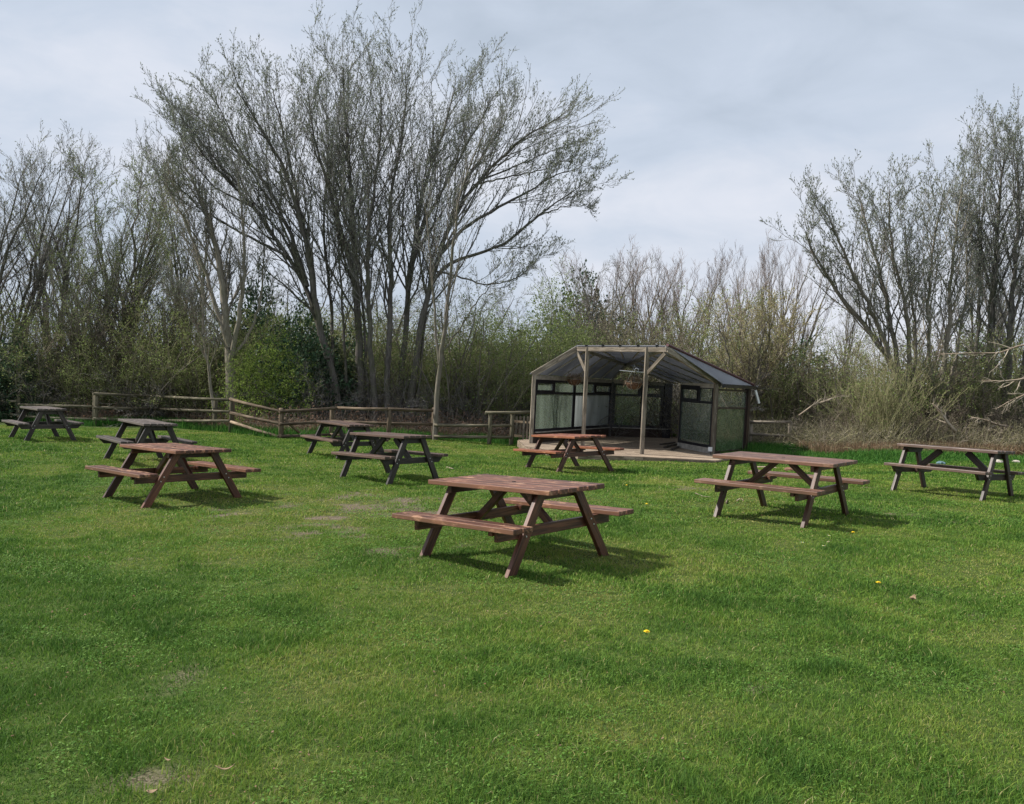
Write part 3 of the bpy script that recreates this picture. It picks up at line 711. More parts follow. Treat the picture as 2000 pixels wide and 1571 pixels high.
# metal clothes hook on the front post
b = MB(); P = v3(Cc, 0)
cz = at_y(1243, 727, 22.0)
b.tube([v3(Cc, cz[2] - .0) + [-.05, 0, 0], cz + [0, 0, 0], cz + [-.42, .15, .02]], .012, 6)
b.tube([cz + [.05 * math.cos(a), 0, .05 * math.sin(a) + .05] for a in np.linspace(0, 6.28, 14)], .010, 5)
sh(b, 'bracket', M['metal'])

# ------------------------------------------------------------------ fences
def rail(b, P, Q, r=.045):
    P = np.array(P); Q = np.array(Q); m_ = (P + Q) / 2 + [0, 0, -.012]; b.tube([P, m_, Q], [r * 1.05, r, r * .95], 8)
def fence(name_label, posts, rails, mat, group='post and rail fence', r=.045, braces=()):
    """posts: (px, py_top, py_base); rails: ((px,py),(px,py)) whose ends sit on the vertical plane through the posts"""
    base = [at(p[0], p[2]) for p in posts]
    root = empty('rail_fence', tuple(base[0]), name_label, 'fence', group)
    inv = Matrix.Translation(-Vector(base[0]))
    def pl(px, py):
        xs_ = [p[0] for p in posts]; i = max(0, min(len(posts) - 2, np.searchsorted(xs_, px) - 1))
        P, Q = base[i][:2], base[i + 1][:2]; d = ray(px, py); e = Q - P
        s_, t_ = np.linalg.solve(np.array([[d[0], -e[0]], [d[1], -e[1]]]), P); X_ = np.array([0, 0, CAM_H]) + d * s_; return X_
    for p, bs in zip(posts, base):
        zt_ = at_y(p[0], p[1], bs[1])[2]
        b = MB(); b.tube([bs + [0, 0, -.25], (bs[0] + .01, bs[1], bs[2] + .5), (bs[0], bs[1], zt_ - .02), (bs[0], bs[1], zt_)], [.07, .066, .062, .045], 8)
        o = b.build('post', mat, None, 0, True); o.parent = root; o.matrix_parent_inverse = inv
    for (p, q) in rails:
        b = MB(); P, Q = pl(*p), pl(*q); off = np.array([0, -.085, 0]); rail(b, P + off, Q + off, r); o = b.build('rail', mat, None, 0, True); o.parent = root; o.matrix_parent_inverse = inv
    for (p, q) in braces:
        b = MB(); P, Q = pl(*p), pl(*q); rail(b, P + [0, .07, 0], Q + [0, .12, 0], .04); o = b.build('brace', mat, None, 0, True); o.parent = root; o.matrix_parent_inverse = inv
fence('dark two rail fence at the far left edge of the lawn', [(-60, 768, 820), (35, 770, 825), (183, 770, 832)],
      [((-60, 781), (36, 784)), ((-60, 807), (36, 810)), ((36, 790), (183, 794)), ((36, 813), (183, 819))], M['fence_wood'])
fence('dark mossy three rail fence behind the left picnic tables', [(186, 766, 833), (302, 774, 832), (419, 778, 842), (450, 776, 846)],
      [((184, 769), (302, 774)), ((302, 774), (450, 781)), ((184, 796), (302, 798)), ((302, 798), (450, 804)), ((184, 818), (302, 821)), ((302, 821), (450, 822))], M['fence_wood'])
fence('brown three rail fence stretch slanting down from the corner post', [(452, 778, 846), (547, 797, 857)],
      [((451, 780), (547, 803)), ((451, 806), (547, 827)), ((453, 824), (547, 853))], M['fence_brown'])
fence('brown three rail fence stretch with diagonal brace behind the central tables', [(548, 798, 857), (646, 796, 853), (758, 798, 860), (845, 796, 859)],
      [((547, 804), (660, 797)), ((660, 797), (758, 799)), ((758, 799), (848, 802)), ((547, 828), (646, 823)), ((646, 823), (848, 829)), ((547, 852), (646, 849)), ((646, 849), (848, 853))], M['fence_brown'],
      braces=(((553, 818), (583, 846)),))
fence('dark two rail fence stretch between the pale thin tree and the picket gate', [(850, 812, 860), (955, 803, 868), (998, 805, 870)],
      [((848, 830), (998, 831)), ((848, 852), (998, 854)), ((948, 806), (1037, 805))], M['fence_wood'])
fence('short rail fence stretch right of the shelter ending in a pale post', [(1464, 822, 880), (1540, 823, 882)],
      [((1463, 824), (1543, 824)), ((1463, 847), (1541, 852)), ((1463, 872), (1538, 876))], M['post_wood'])
# picket gate
gp = at(1018, 872); root = empty('picket_gate', tuple(gp), 'narrow grey picket gate between the fence and the shelter corner', 'gate')
inv = Matrix.Translation(-Vector(gp))
for px, t0, t1 in ((999, 804, 862), (1007, 812, 866), (1014, 812, 868), (1021, 812, 870), (1028, 812, 872), (1035, 815, 872)):
    bs = at(px, t1 + 1); zt_ = at_y(px, t0, bs[1])[2]; b = MB()
    b.prism([(0, -.03), (zt_ - bs[2] - .04, -.03), (zt_ - bs[2], 0), (zt_ - bs[2] - .04, .03), (0, .03)], bs, (0, 0, 1), (1, 0, 0), .02)
    o = b.build('picket', M['post_wood']); o.parent = root; o.matrix_parent_inverse = inv
for z in (.28, .72):
    P = at(999, 868); Q = at(1035, 872); b = MB(); b.beam(P + [0, .04, z], Q + [0, .04, z], .035, .07); o = b.build('gate_rail', M['fence_brown']); o.parent = root; o.matrix_parent_inverse = inv

# ------------------------------------------------------------------ small things on the lawn
def flower(px, py, lab, kind_):
    p = at(px, py); r = empty('dandelion' if kind_ == 'd' else 'daisy', tuple(p), lab, 'flower', 'yellow dandelions in the lawn' if kind_ == 'd' else 'white daisies in the lawn')
    b = MB(); h_ = .05; b.tube([(0, 0, 0), (.004, 0, h_)], .002, 5); b.build('stem', M['verge_plain'], r)
    b = MB(); R_ = .021 if kind_ == 'd' else .014; n = 26 if kind_ == 'd' else 14
    for ring, rr, zz in (((0, 1, .0), (1, .7, .006), (2, .4, .010)) if kind_ == 'd' else ((0, 1, 0),)):
        for j in range(n):
            a = 2 * math.pi * j / n + ring * .1; u = np.array([math.cos(a), math.sin(a), .15]); w_ = np.array([-math.sin(a), math.cos(a), 0]) * R_ * .12
            c0 = np.array([.004, 0, h_ + zz]); b.add([c0 - w_ * .4, c0 + w_ * .4, c0 + u * R_ * rr + w_, c0 + u * R_ * rr - w_], [(0, 1, 2, 3)])
    b.build('petals', M['yellow'] if kind_ == 'd' else M['white_petal'], r)
    if kind_ != 'd':
        b = MB(); b.tube([(.004, 0, h_), (.004, 0, h_ + .004)], .004, 8); b.build('flower_centre', M['yellow'], r)
M['verge_plain'] = simple('green_stem', (.06, .14, .03), .6, .3)
for px, py, lab in ((1714, 1150, 'yellow dandelion in the grass left of the dry tan leaf'), (1261, 1249, 'nearest yellow dandelion, alone in the open grass at centre right'),
                    (1665, 1049, 'yellow dandelion just below the brown glossy table'), (1223, 954, 'yellow dandelion right behind the nearest table top'),
                    (1262, 992, 'small yellow dandelion right of the nearest table bench')):
    flower(px, py, lab, 'd')
for px, py in ((1566, 1069), (1616, 1068), (1607, 1076), (1618, 1055), (1571, 970), (912, 893), (1190, 902), (1503, 966), (1620, 974), (346, 900)):
    flower(px, py, 'tiny white daisy dotted in the short grass', 'w')
def leaf_thing(px, py, L_, W_, mat, name, lab, cat, curl=.3, rot=.4):
    p = at(px, py) + [0, 0, .03]; V = []; n = 7
    for i in range(n):
        t_ = i / (n - 1); w_ = W_ * math.sin(math.pi * min(.98, t_ + .04)) ** .7
        for s_ in (-1, 0, 1):
            V.append((L_ * (t_ - .5), s_ * w_ / 2, L_ * curl * (t_ - .5) ** 2 * 2 + abs(s_) * W_ * .22))
    F = [(i * 3 + j, i * 3 + j + 1, i * 3 + j + 4, i * 3 + j + 3) for i in range(n - 1) for j in (0, 1)]
    b = MB(); b.add(V, F); o = b.build(name, mat, None, 0, True); o.location = p; o.rotation_euler = (.1, -.1, rot)
    m_ = o.modifiers.new('thick', 'SOLIDIFY'); m_.thickness = .002
    tag(o, lab, cat)
leaf_thing(1782, 1179, .08, .05, M['tan_leaf'], 'dry_leaf', 'curled dry tan leaf on the grass at right', 'leaf', .6, .9)
leaf_thing(440, 1518, .075, .010, M['tan_leaf'], 'dry_leaf', 'long thin curled dead leaf in the grass at bottom left', 'leaf', .5, .1)
leaf_thing(328, 1500, .04, .009, M['tan_leaf'], 'dry_leaf', 'short dead leaf left of the long curled one', 'leaf', .4, -.5)
leaf_thing(297, 1564, .04, .02, M['tan_leaf'], 'dry_leaf', 'pale leaf scrap on the bare soil at the bottom edge', 'leaf', .4, .2)
def stick(pts, r0, lab, name='stick', mat='dead_wood', cat='stick', group=None, zoff=.02):
    P = [at(*p) + [0, 0, zoff] for p in pts]; b = MB(); b.tube(P, list(np.linspace(r0, r0 * .5, len(P))), 6); return tag(b.build(name, M[mat], None, 0, True), lab, cat, group)
stick([(1358, 966), (1372, 972), (1388, 974)], .010, 'pale thin stick lying left of the brown glossy table')
stick([(1418, 985), (1421, 978)], .012, 'short pale stick between the left legs of the brown glossy table')
stick([(1439, 981), (1446, 976), (1452, 981)], .010, 'forked pale stick scrap behind the left leg of the brown glossy table')
stick([(1478, 915), (1500, 914), (1517, 916)], .03, 'long pale stick lying on the grass beyond the brown glossy table')
stick([(1462, 926), (1485, 921)], .02, 'pale bent twig nearer than the long pale stick', cat='twig')
stick([(873, 915), (885, 918)], .02, 'pale wood scrap on the grass right of the near black legged table')
def rock(px, py, s, mat, name, lab, cat, group=None, flat=.5):
    p = at(px, py); import bmesh as bmh
    bm = bmh.new(); bmh.ops.create_icosphere(bm, subdivisions=2, radius=s)
    for v in bm.verts: v.co *= random.uniform(.8, 1.15); v.co.z *= flat
    me = bpy.data.meshes.new(name); bm.to_mesh(me); bm.free(); o = link(name, me, mat); o.location = p + [0, 0, s * flat * .5]; tag(o, lab, cat, group); return o
rock(1545, 921, .16, M['clay'], 'brick_lump', 'brown lump of stone on the grass beyond the brown glossy table', 'stone', flat=.4)
for i, (px, py) in enumerate(((1942, 900), (1955, 897), (1968, 901), (1978, 898), (1990, 900), (1998, 896), (1948, 905), (1985, 905))):
    rock(px, py, random.uniform(.07, .15), M['stone'], 'rubble_stone', 'pale rubble stone heaped behind the table at the right edge', 'stone', 'rubble behind the right table', .5)
# crumpled litter
def crumple(px, py, s, mat, name, lab, cat):
    o = rock(px, py, s, mat, name, lab, cat, flat=.7)
    for v in o.data.vertices: v.co *= random.uniform(.55, 1.3)
crumple(990, 862, .13, M['white_plastic'], 'litter_bag', 'crumpled white plastic bag in the grass left of the picket gate', 'litter')
crumple(1838, 908, .10, M['blue_plastic'], 'plastic_sheet', 'crumpled pale blue plastic in the tall grass beyond the right table', 'litter')
# ------------------------------------------------------------------ trees
UP = np.array([0, 0, 1.0])
def nrm(v): return v / (np.linalg.norm(v, axis=-1, keepdims=True) + 1e-9)
def tubes(P, R, S):
    """P (N,K,3) polylines, R (N,K) radii -> verts, quads"""
    N, K, _ = P.shape; T = np.empty_like(P); T[:, 1:-1] = P[:, 2:] - P[:, :-2]; T[:, 0] = P[:, 1] - P[:, 0]; T[:, -1] = P[:, -1] - P[:, -2]; T = nrm(T)
    ref = np.array([.9, .37, .23]); ref /= np.linalg.norm(ref); Av = nrm(np.cross(T, ref)); Bv = np.cross(T, Av)
    a = np.arange(S) * 2 * np.pi / S
    V = P[:, :, None] + (Av[:, :, None] * np.cos(a)[:, None] + Bv[:, :, None] * np.sin(a)[:, None]) * R[:, :, None, None]
    i = np.arange(N)[:, None, None] * K * S + np.arange(K - 1)[None, :, None] * S + np.arange(S)[None, None]
    j = np.arange(N)[:, None, None] * K * S + np.arange(K - 1)[None, :, None] * S + (np.arange(S) + 1)[None, None] % S
    return V.reshape(-1, 3), np.stack([i, j, j + S, i + S], -1).reshape(-1, 4)
def merge(parts):
    V, F, n = [], [], 0
    for v, f in parts: V.append(v); F.append(f + n); n += len(v)
    return np.concatenate(V), np.concatenate(F)
def spawn(P, R, m, tmin, ang, lr, K, wander, up, tmax=1.0, rr=.55, amin=None, Lmin=.15, pull=None, taper=.6):
    """grow m children from each polyline; vectorised"""
    N, Kp, _ = P.shape; L = np.linalg.norm(np.diff(P, axis=1), axis=2).sum(1)
    t = tmin + (tmax - tmin) * (np.arange(m)[None] + rng.random((N, m))) / m; f = t * (Kp - 1); i = np.minimum(f.astype(int), Kp - 2); w = f - i; n = np.arange(N)[:, None]
    p0 = P[n, i] * (1 - w)[..., None] + P[n, i + 1] * w[..., None]; tan = nrm(P[n, i + 1] - P[n, i]); r0 = R[n, i] * (1 - w) + R[n, i + 1] * w
    rnd = rng.normal(size=(N, m, 3)); perp = nrm(rnd - (rnd * tan).sum(-1, keepdims=True) * tan)
    a = ang * rng.uniform(.65, 1.3, (N, m))[..., None]
    d = nrm(tan * np.cos(a) + perp * np.sin(a) + UP * up * .5)
    Lc = np.maximum(L[:, None] * lr * (1 - taper * (t - tmin) / (tmax - tmin + 1e-6)) * rng.uniform(.6, 1.25, (N, m)), Lmin)
    p0, d, Lc, r0 = p0.reshape(-1, 3), d.reshape(-1, 3), Lc.ravel(), r0.ravel()
    out = np.empty((len(p0), K, 3)); out[:, 0] = p0; st = Lc / (K - 1)
    for k in range(1, K):
        out[:, k] = out[:, k - 1] + d * st[:, None]
        d = nrm(d + rng.normal(0, wander, d.shape) + UP * up * .35 + (0 if pull is None else np.array(pull)))
    r1 = np.maximum(r0 * rr, .0022); Rc = r1[:, None] * np.linspace(1, .3, K)[None]
    return out, np.maximum(Rc, .0016)
def leaves(P, m, size, aspect, tmin=.2, spread=.5, updir=.4, off=.02, jitter=0.0):
    """small folded leaves along polylines"""
    N, Kp, _ = P.shape; t = tmin + (1 - tmin) * rng.random((N, m)); f = t * (Kp - 1); i = np.minimum(f.astype(int), Kp - 2); w = (f - i)[..., None]; n = np.arange(N)[:, None]
    p = (P[n, i] * (1 - w) + P[n, i + 1] * w).reshape(-1, 3); tan = nrm(P[n, i + 1] - P[n, i]).reshape(-1, 3); M_ = len(p)
    if jitter: p = p + rng.normal(0, jitter, p.shape)
    d = nrm(tan + rng.normal(0, spread, (M_, 3)) + UP * updir); s = size * rng.uniform(.6, 1.4, M_)
    side = nrm(np.cross(d, rng.normal(size=(M_, 3)))) * (s * aspect * .5)[:, None]; q = p + d * off * rng.random((M_, 1)); tip = q + d * s[:, None]; mid = q + d * (s * .5)[:, None]
    V = np.stack([q, mid - side, tip, mid + side], 1).reshape(-1, 3); F = np.arange(M_ * 4).reshape(-1, 4); return V, F, np.repeat(rng.random(M_), 4)
def resample(pts, rad, K):
    pts = np.array(pts, float); rad = np.array(rad, float); s = np.concatenate([[0], np.cumsum(np.linalg.norm(np.diff(pts, axis=0), axis=1))]); t = np.linspace(0, s[-1], K)
    # smooth (catmull like) by resampling finely then averaging
    P = np.stack([np.interp(t, s, pts[:, i]) for i in range(3)], 1); Rr = np.interp(t, s, rad)
    for _ in range(2): P[1:-1] = .25 * P[:-2] + .5 * P[1:-1] + .25 * P[2:]
    return P, Rr
def finish(name, origin, label, cat, group, wood_parts, twig_parts, leaf_parts, m_bark, m_twig, m_leaf, leaf_name='leaves'):
    origin = np.array(origin, float); r = empty(name, tuple(origin), label, cat, group)
    if wood_parts:
        V, F = merge(wood_parts); link('trunk', raw_mesh('trunk', V - origin, [F], None, True), m_bark, r)
    if twig_parts:
        V, F = merge(twig_parts); link('branches', raw_mesh('branches', V - origin, [F], None, True), m_twig, r)
    if leaf_parts:
        V = np.concatenate([a[0] for a in leaf_parts]); n = 0; Fs = []
        for a in leaf_parts: Fs.append(a[1] + n); n += len(a[0])
        link(leaf_name, raw_mesh(leaf_name, V - origin, [np.concatenate(Fs)], {'tint': np.concatenate([a[2] for a in leaf_parts])}), m_leaf, r)
    return r
def stem_tree(stems, Y0, label, group, mats, m1=20, m2=8, m3=5, tmin=.30, ang=.50, lr=.34, buds=4, bud=.058, up=.22, name='bare_tree', lr2=.38, lr3=.5, basez=None, cat='tree', twig_r=.55, aspect=.42, ylow=.24):
    """stems: list of (pixel points, depth drift, base radius)"""
    W, Tw, Lf = [], [], []; org = None
    for pts, drift, r0 in stems:
        pts = [(a, b_ + max(0, 430 - b_) * ylow) for a, b_ in pts]; n = len(pts); P3 = [at_y(px, py, Y0 + drift * (i / (n - 1)) ** 1.2) for i, (px, py) in enumerate(pts)]
        if org is None: org = P3[0].copy()
        if pts[0][1] > 760: P3[0] = P3[0] - np.array([0, 0, .4])
        P, R = resample(P3, r0 * np.linspace(1, .09, n) ** .9, 22); P = P[None]; R = R[None]
        P[:, 2:] += rng.normal(0, .02, P[:, 2:].shape); W.append(tubes(P, R, 8))
        L = np.linalg.norm(np.diff(P[0], axis=0), axis=1).sum()
        mm = max(5, int(m1 * 1.4 * min(1.25, L / 11.0))); a, ra = spawn(P, R, mm, tmin, ang, lr if L > 6 else .42, 9, .10, up, rr=.42, taper=.45); ra = np.minimum(ra, .035); W.append(tubes(a, ra, 5))
        b, rb = spawn(a, ra, m2, .15, .6, lr2, 6, .12, up, rr=.55, Lmin=.35, taper=.4); Tw.append(tubes(b, np.maximum(rb, .0045), 4))
        c, rc = spawn(b, rb, m3, .12, .6, lr3, 4, .14, up, rr=.6, Lmin=.22, taper=.35); Tw.append(tubes(c, np.maximum(rc, .0032), 3))
        b2, rb2 = spawn(P, R, max(3, mm // 2), .7, .6, .10, 6, .12, up, rr=.4, Lmin=.5); Tw.append(tubes(b2, rb2, 3)); c2, rc2 = spawn(b2, rb2, m3, .1, .6, .45, 4, .14, up, Lmin=.2); Tw.append(tubes(c2, np.maximum(rc2, .0035), 3))
        if buds:
            for q in (c, c2): Lf.append(leaves(q, buds, bud, aspect, .15, .45, .5))
            Lf.append(leaves(b, max(1, buds - 1), bud, aspect, .5, .5, .5))
    org[2] = float(terr(org[0], org[1]))
    return finish(name, org, label, cat, group, W, Tw, Lf, *mats, leaf_name='buds')
MD = (M['bark_dark'], M['twig_dark'], M['bud'])
G_C = 'budding trees of the central clump'
YC = 29.0
stem_tree([([(668, 812), (652, 740), (635, 670), (615, 610), (600, 560), (560, 500), (500, 400), (440, 320), (390, 255), (360, 190)], 0.5, .13),
           ([(640, 700), (622, 630), (612, 570), (600, 480), (578, 380), (545, 270), (500, 170), (465, 100)], -1.0, .12),
           ([(600, 560), (570, 460), (520, 330), (440, 220), (370, 150)], 1.5, .09),
           ([(560, 500), (480, 460), (400, 410), (345, 340), (335, 290)], -1.5, .05),
           ([(470, 350), (400, 240), (350, 160)], .5, .045), ([(500, 400), (420, 350), (365, 260), (345, 180)], -.5, .04),
           ([(600, 560), (545, 420), (490, 300), (440, 180), (420, 110)], -1.8, .05), ([(612, 600), (560, 470), (480, 360), (400, 270), (370, 220)], 1.8, .045),
           ([(622, 640), (612, 520), (585, 400), (560, 250), (540, 130), (525, 75)], 1.0, .08)], YC,
          'big many stemmed budding tree leaning left, leftmost of the central clump', G_C, MD, m1=20)
stem_tree([([(708, 815), (704, 720), (698, 610), (694, 500), (688, 400), (682, 290), (675, 160), (668, 40)], .5, .16),
           ([(722, 815), (716, 700), (705, 560), (700, 430), (712, 300), (706, 150)], 1.0, .06), ([(682, 815), (676, 720), (668, 600), (662, 480), (655, 340), (668, 200)], -.7, .06),
           ([(700, 640), (690, 540), (660, 420), (630, 300), (610, 190), (600, 90)], -1.2, .09),
           ([(655, 812), (649, 720), (650, 640), (640, 540), (630, 420), (640, 300), (640, 160), (635, 60)], 1.2, .075)], YC + .5,
          'tall straight dark trunked budding tree, thickest trunk of the central clump', G_C, MD, m1=20)
stem_tree([([(736, 815), (726, 720), (722, 640), (715, 540), (722, 420), (735, 310), (745, 190), (742, 60)], -.8, .11),
           ([(758, 818), (757, 740), (758, 650), (765, 560), (762, 490), (758, 400), (775, 290), (795, 160), (792, 50)], 0, .12)], YC - .3,
          'pair of slim upright budding stems in the middle of the central clump', G_C, MD, m1=20)
stem_tree([([(780, 818), (786, 720), (794, 620), (802, 520), (815, 420), (832, 330), (858, 230), (880, 150), (888, 90)], 1.2, .12),
           ([(802, 520), (830, 430), (870, 340), (910, 240), (945, 160), (960, 115)], -1.0, .07)], YC + .2,
          'slim budding tree right of the middle pair in the central clump', G_C, MD, m1=20)
stem_tree([([(798, 820), (806, 740), (818, 660), (835, 570), (858, 500), (880, 430), (925, 340), (985, 260), (1040, 200), (1095, 165)], 0, .13),
           ([(812, 815), (822, 720), (828, 620), (842, 520), (850, 400), (880, 290), (915, 180)], .8, .06),
           ([(835, 570), (865, 520), (920, 500), (985, 480), (1050, 420), (1100, 370), (1150, 330)], -1.0, .075),
           ([(858, 500), (910, 440), (970, 400), (1030, 360), (1090, 310), (1150, 290)], .8, .07),
           ([(880, 430), (900, 350), (945, 260), (985, 180), (1000, 140)], 1.2, .07),
           ([(850, 530), (900, 540), (950, 560), (1010, 545), (1060, 500)], -1.5, .04),
           ([(935, 330), (1010, 290), (1080, 250), (1130, 225)], .6, .035), ([(1050, 420), (1100, 395), (1150, 390)], .6, .03), ([(925, 340), (990, 320), (1060, 300), (1120, 265)], -1.2, .035)], YC - .2,
          'budding tree whose curved limbs reach far right over the shelter', G_C, MD, m1=20)
stem_tree([([(850, 838), (853, 780), (857, 720), (866, 660), (876, 590), (884, 500), (890, 420), (905, 330), (930, 250), (950, 190)], 0, .085),
           ([(858, 712), (850, 640), (845, 560), (838, 470), (830, 390), (826, 320)], .6, .045),
           ([(862, 690), (900, 640), (930, 590), (960, 555), (990, 530)], -.8, .03)], 25.6,
          'thin pale barked forked tree standing at the end of the top fence rail', G_C, (M['bark_mid'], M['twig_dark'], M['bud']), m1=16, m2=6, m3=4, buds=2, lr=.26)
# left pale pollard with upright limbs
G_L = 'bare trees beyond the left fence'
stem_tree([([(456, 806), (454, 760), (450, 710), (447, 670), (440, 600), (430, 520), (410, 430), (385, 350), (360, 290)], .5, .21),
           ([(450, 705), (465, 640), (475, 560), (478, 470), (470, 380), (462, 300)], -.8, .09),
           ([(448, 680), (425, 610), (400, 530), (365, 440), (335, 370), (312, 300)], 1.0, .085),
           ([(452, 700), (490, 650), (510, 580), (515, 500), (520, 420)], .6, .06),
           ([(449, 690), (420, 640), (370, 590), (330, 550)], -1.0, .04)], 28.2,
          'mossy pale trunked tree with fanned upright limbs behind the fence corner', G_L, (M['bark_pale'], M['twig_dark'], M['bud']), m1=20, buds=1, m2=8, m3=6, lr=.28)
stem_tree([([(421, 806), (412, 750), (404, 700), (396, 655), (372, 610), (350, 580)], .3, .06),
           ([(396, 655), (398, 590), (385, 500), (365, 420), (350, 340)], .8, .05)], 27.6,
          'thin leaning sapling beside the mossy pale trunk', G_L, (M['bark_pale'], M['twig_brown'], M['bud']), m1=22, buds=2)
G_R = 'budding trees beyond the right of the lawn'
MR = (M['bark_mid'], M['twig_dark'], M['bud'])
YR = 27.0
stem_tree([([(1765, 838), (1760, 780), (1745, 720), (1710, 660), (1665, 610), (1620, 550), (1590, 500), (1572, 450)], .4, .12),
           ([(1755, 760), (1735, 690), (1700, 600), (1660, 520), (1630, 450), (1610, 400)], -1.0, .09),
           ([(1760, 780), (1752, 700), (1735, 600), (1710, 500), (1690, 430), (1680, 370)], .8, .09),
           ([(1768, 790), (1775, 700), (1770, 600), (1745, 500), (1735, 420), (1740, 350)], -.6, .08),
           ([(1772, 790), (1790, 700), (1785, 600), (1770, 500), (1765, 430)], 1.2, .06)], YR,
          'budding tree with stems fanning left, nearest right of the shelter', G_R, MR, m1=22, ylow=.28)
stem_tree([([(1828, 838), (1836, 760), (1850, 680), (1856, 600), (1862, 500), (1872, 400), (1885, 300)], .3, .10),
           ([(1830, 800), (1815, 700), (1812, 600), (1820, 500), (1835, 400), (1845, 340)], -.8, .07),
           ([(1842, 790), (1868, 690), (1885, 600), (1890, 500), (1880, 400)], 1.0, .06)], YR + .5,
          'budding tree with three pale upright stems, second from the right edge', G_R, (M['bark_pale'], M['twig_dark'], M['bud']), m1=22, ylow=.28)
stem_tree([([(1925, 840), (1928, 760), (1935, 660), (1942, 560), (1948, 440), (1955, 330), (1962, 240)], .4, .13),
           ([(1958, 840), (1965, 740), (1975, 620), (1985, 500), (1990, 380), (1985, 260)], -.6, .12),
           ([(1905, 840), (1900, 750), (1910, 640), (1915, 520), (1918, 400), (1930, 290)], 1.0, .08),
           ([(1990, 845), (2000, 720), (2015, 600), (2030, 450), (2035, 300)], .2, .12)], YR + .8,
          'tall dark budding tree of several trunks at the right edge', G_R, MD, m1=22, ylow=.28)

# generic bare tree prototypes --------------------------------------------------
def proto_tree(H, nst, spread, mats, m1=16, m2=8, m3=6, buds=2, bud=.07, name='bare_tree', lean=0, r0=.13, up=.25, lr=.34, aspect=.4, leaf='buds', ang=.6):
    W, Tw, Lf = [], [], []
    for s in range(nst):
        a = rng.uniform(0, 2 * np.pi); q = rng.uniform(.4, 1) * spread * H
        pts = [(0, 0, -.3), (.02 * math.cos(a) * H, .02 * math.sin(a) * H, .08 * H)] + [(q * t ** 1.4 * math.cos(a) + lean * t * H, q * t ** 1.4 * math.sin(a), H * t * rng.uniform(.95, 1)) for t in np.linspace(.2, 1, 6)]
        P, R = resample(pts, r0 * rng.uniform(.6, 1.1) * np.linspace(1, .08, len(pts)), 16); P = P[None]; R = R[None]; P[:, 3:] += rng.normal(0, .05, P[:, 3:].shape); W.append(tubes(P, R, 7))
        a1, ra = spawn(P, R, m1, .22, ang, lr, 8, .12, up, rr=.5, taper=.55); W.append(tubes(a1, ra, 4))
        b, rb = spawn(a1, ra, m2, .12, .62, .42, 5, .14, up, Lmin=.35); Tw.append(tubes(b, np.maximum(rb, .005), 3))
        c, rc = spawn(b, rb, m3, .1, .6, .5, 4, .15, up, Lmin=.25); Tw.append(tubes(c, np.maximum(rc, .004), 3))
        if buds: Lf.append(leaves(c, buds, bud, aspect, .1, .6, .4)); Lf.append(leaves(b, buds, bud, aspect, .2, .6, .4))
    return finish(name, (0, 0, 0), None, None, None, W, Tw, Lf, *mats, leaf_name=leaf)
# shrub prototypes: many thin stems from the base
def proto_shrub(H, n, spread, mats, name, m2=7, m3=5, buds=4, bud=.06, aspect=.55, arch=0.0, r0=.014, up=.12, jit=.05, leaf='leaves', wand=.10, low=.12):
    az = rng.uniform(0, 2 * np.pi, n); tilt = np.abs(rng.normal(0, spread, n)); d = np.stack([np.sin(tilt) * np.cos(az), np.sin(tilt) * np.sin(az), np.cos(tilt)], -1)
    K = 8; P = np.empty((n, K, 3)); P[:, 0] = np.stack([rng.normal(0, .10 * H, n), rng.normal(0, .10 * H, n), np.full(n, -.1)], -1); L = H * rng.uniform(.6, 1.1, n)
    for k in range(1, K):
        P[:, k] = P[:, k - 1] + d * (L / (K - 1))[:, None]; d = nrm(d + rng.normal(0, wand, d.shape) - UP * arch)
    R = (r0 * rng.uniform(.5, 1.3, n))[:, None] * np.linspace(1, .25, K)[None] * H / 2.0
    W = [tubes(P, R, 5)]
    b, rb = spawn(P, R, m2, low, .75, .36, 5, .16, up, Lmin=.2, taper=.4); Tw = [tubes(b, np.maximum(rb, .003), 3)]
    c, rc = spawn(b, rb, m3, .1, .7, .5, 4, .18, up, Lmin=.15); Tw.append(tubes(c, np.maximum(rc, .0025), 3))
    Lf = []
    if buds: Lf = [leaves(c, buds, bud, aspect, 0, .9, .2, jitter=jit), leaves(b, max(1, buds // 2), bud, aspect, 0, .9, .2, jitter=jit)]
    return finish(name, (0, 0, 0), None, None, None, W, Tw, Lf, *mats, leaf_name=leaf)
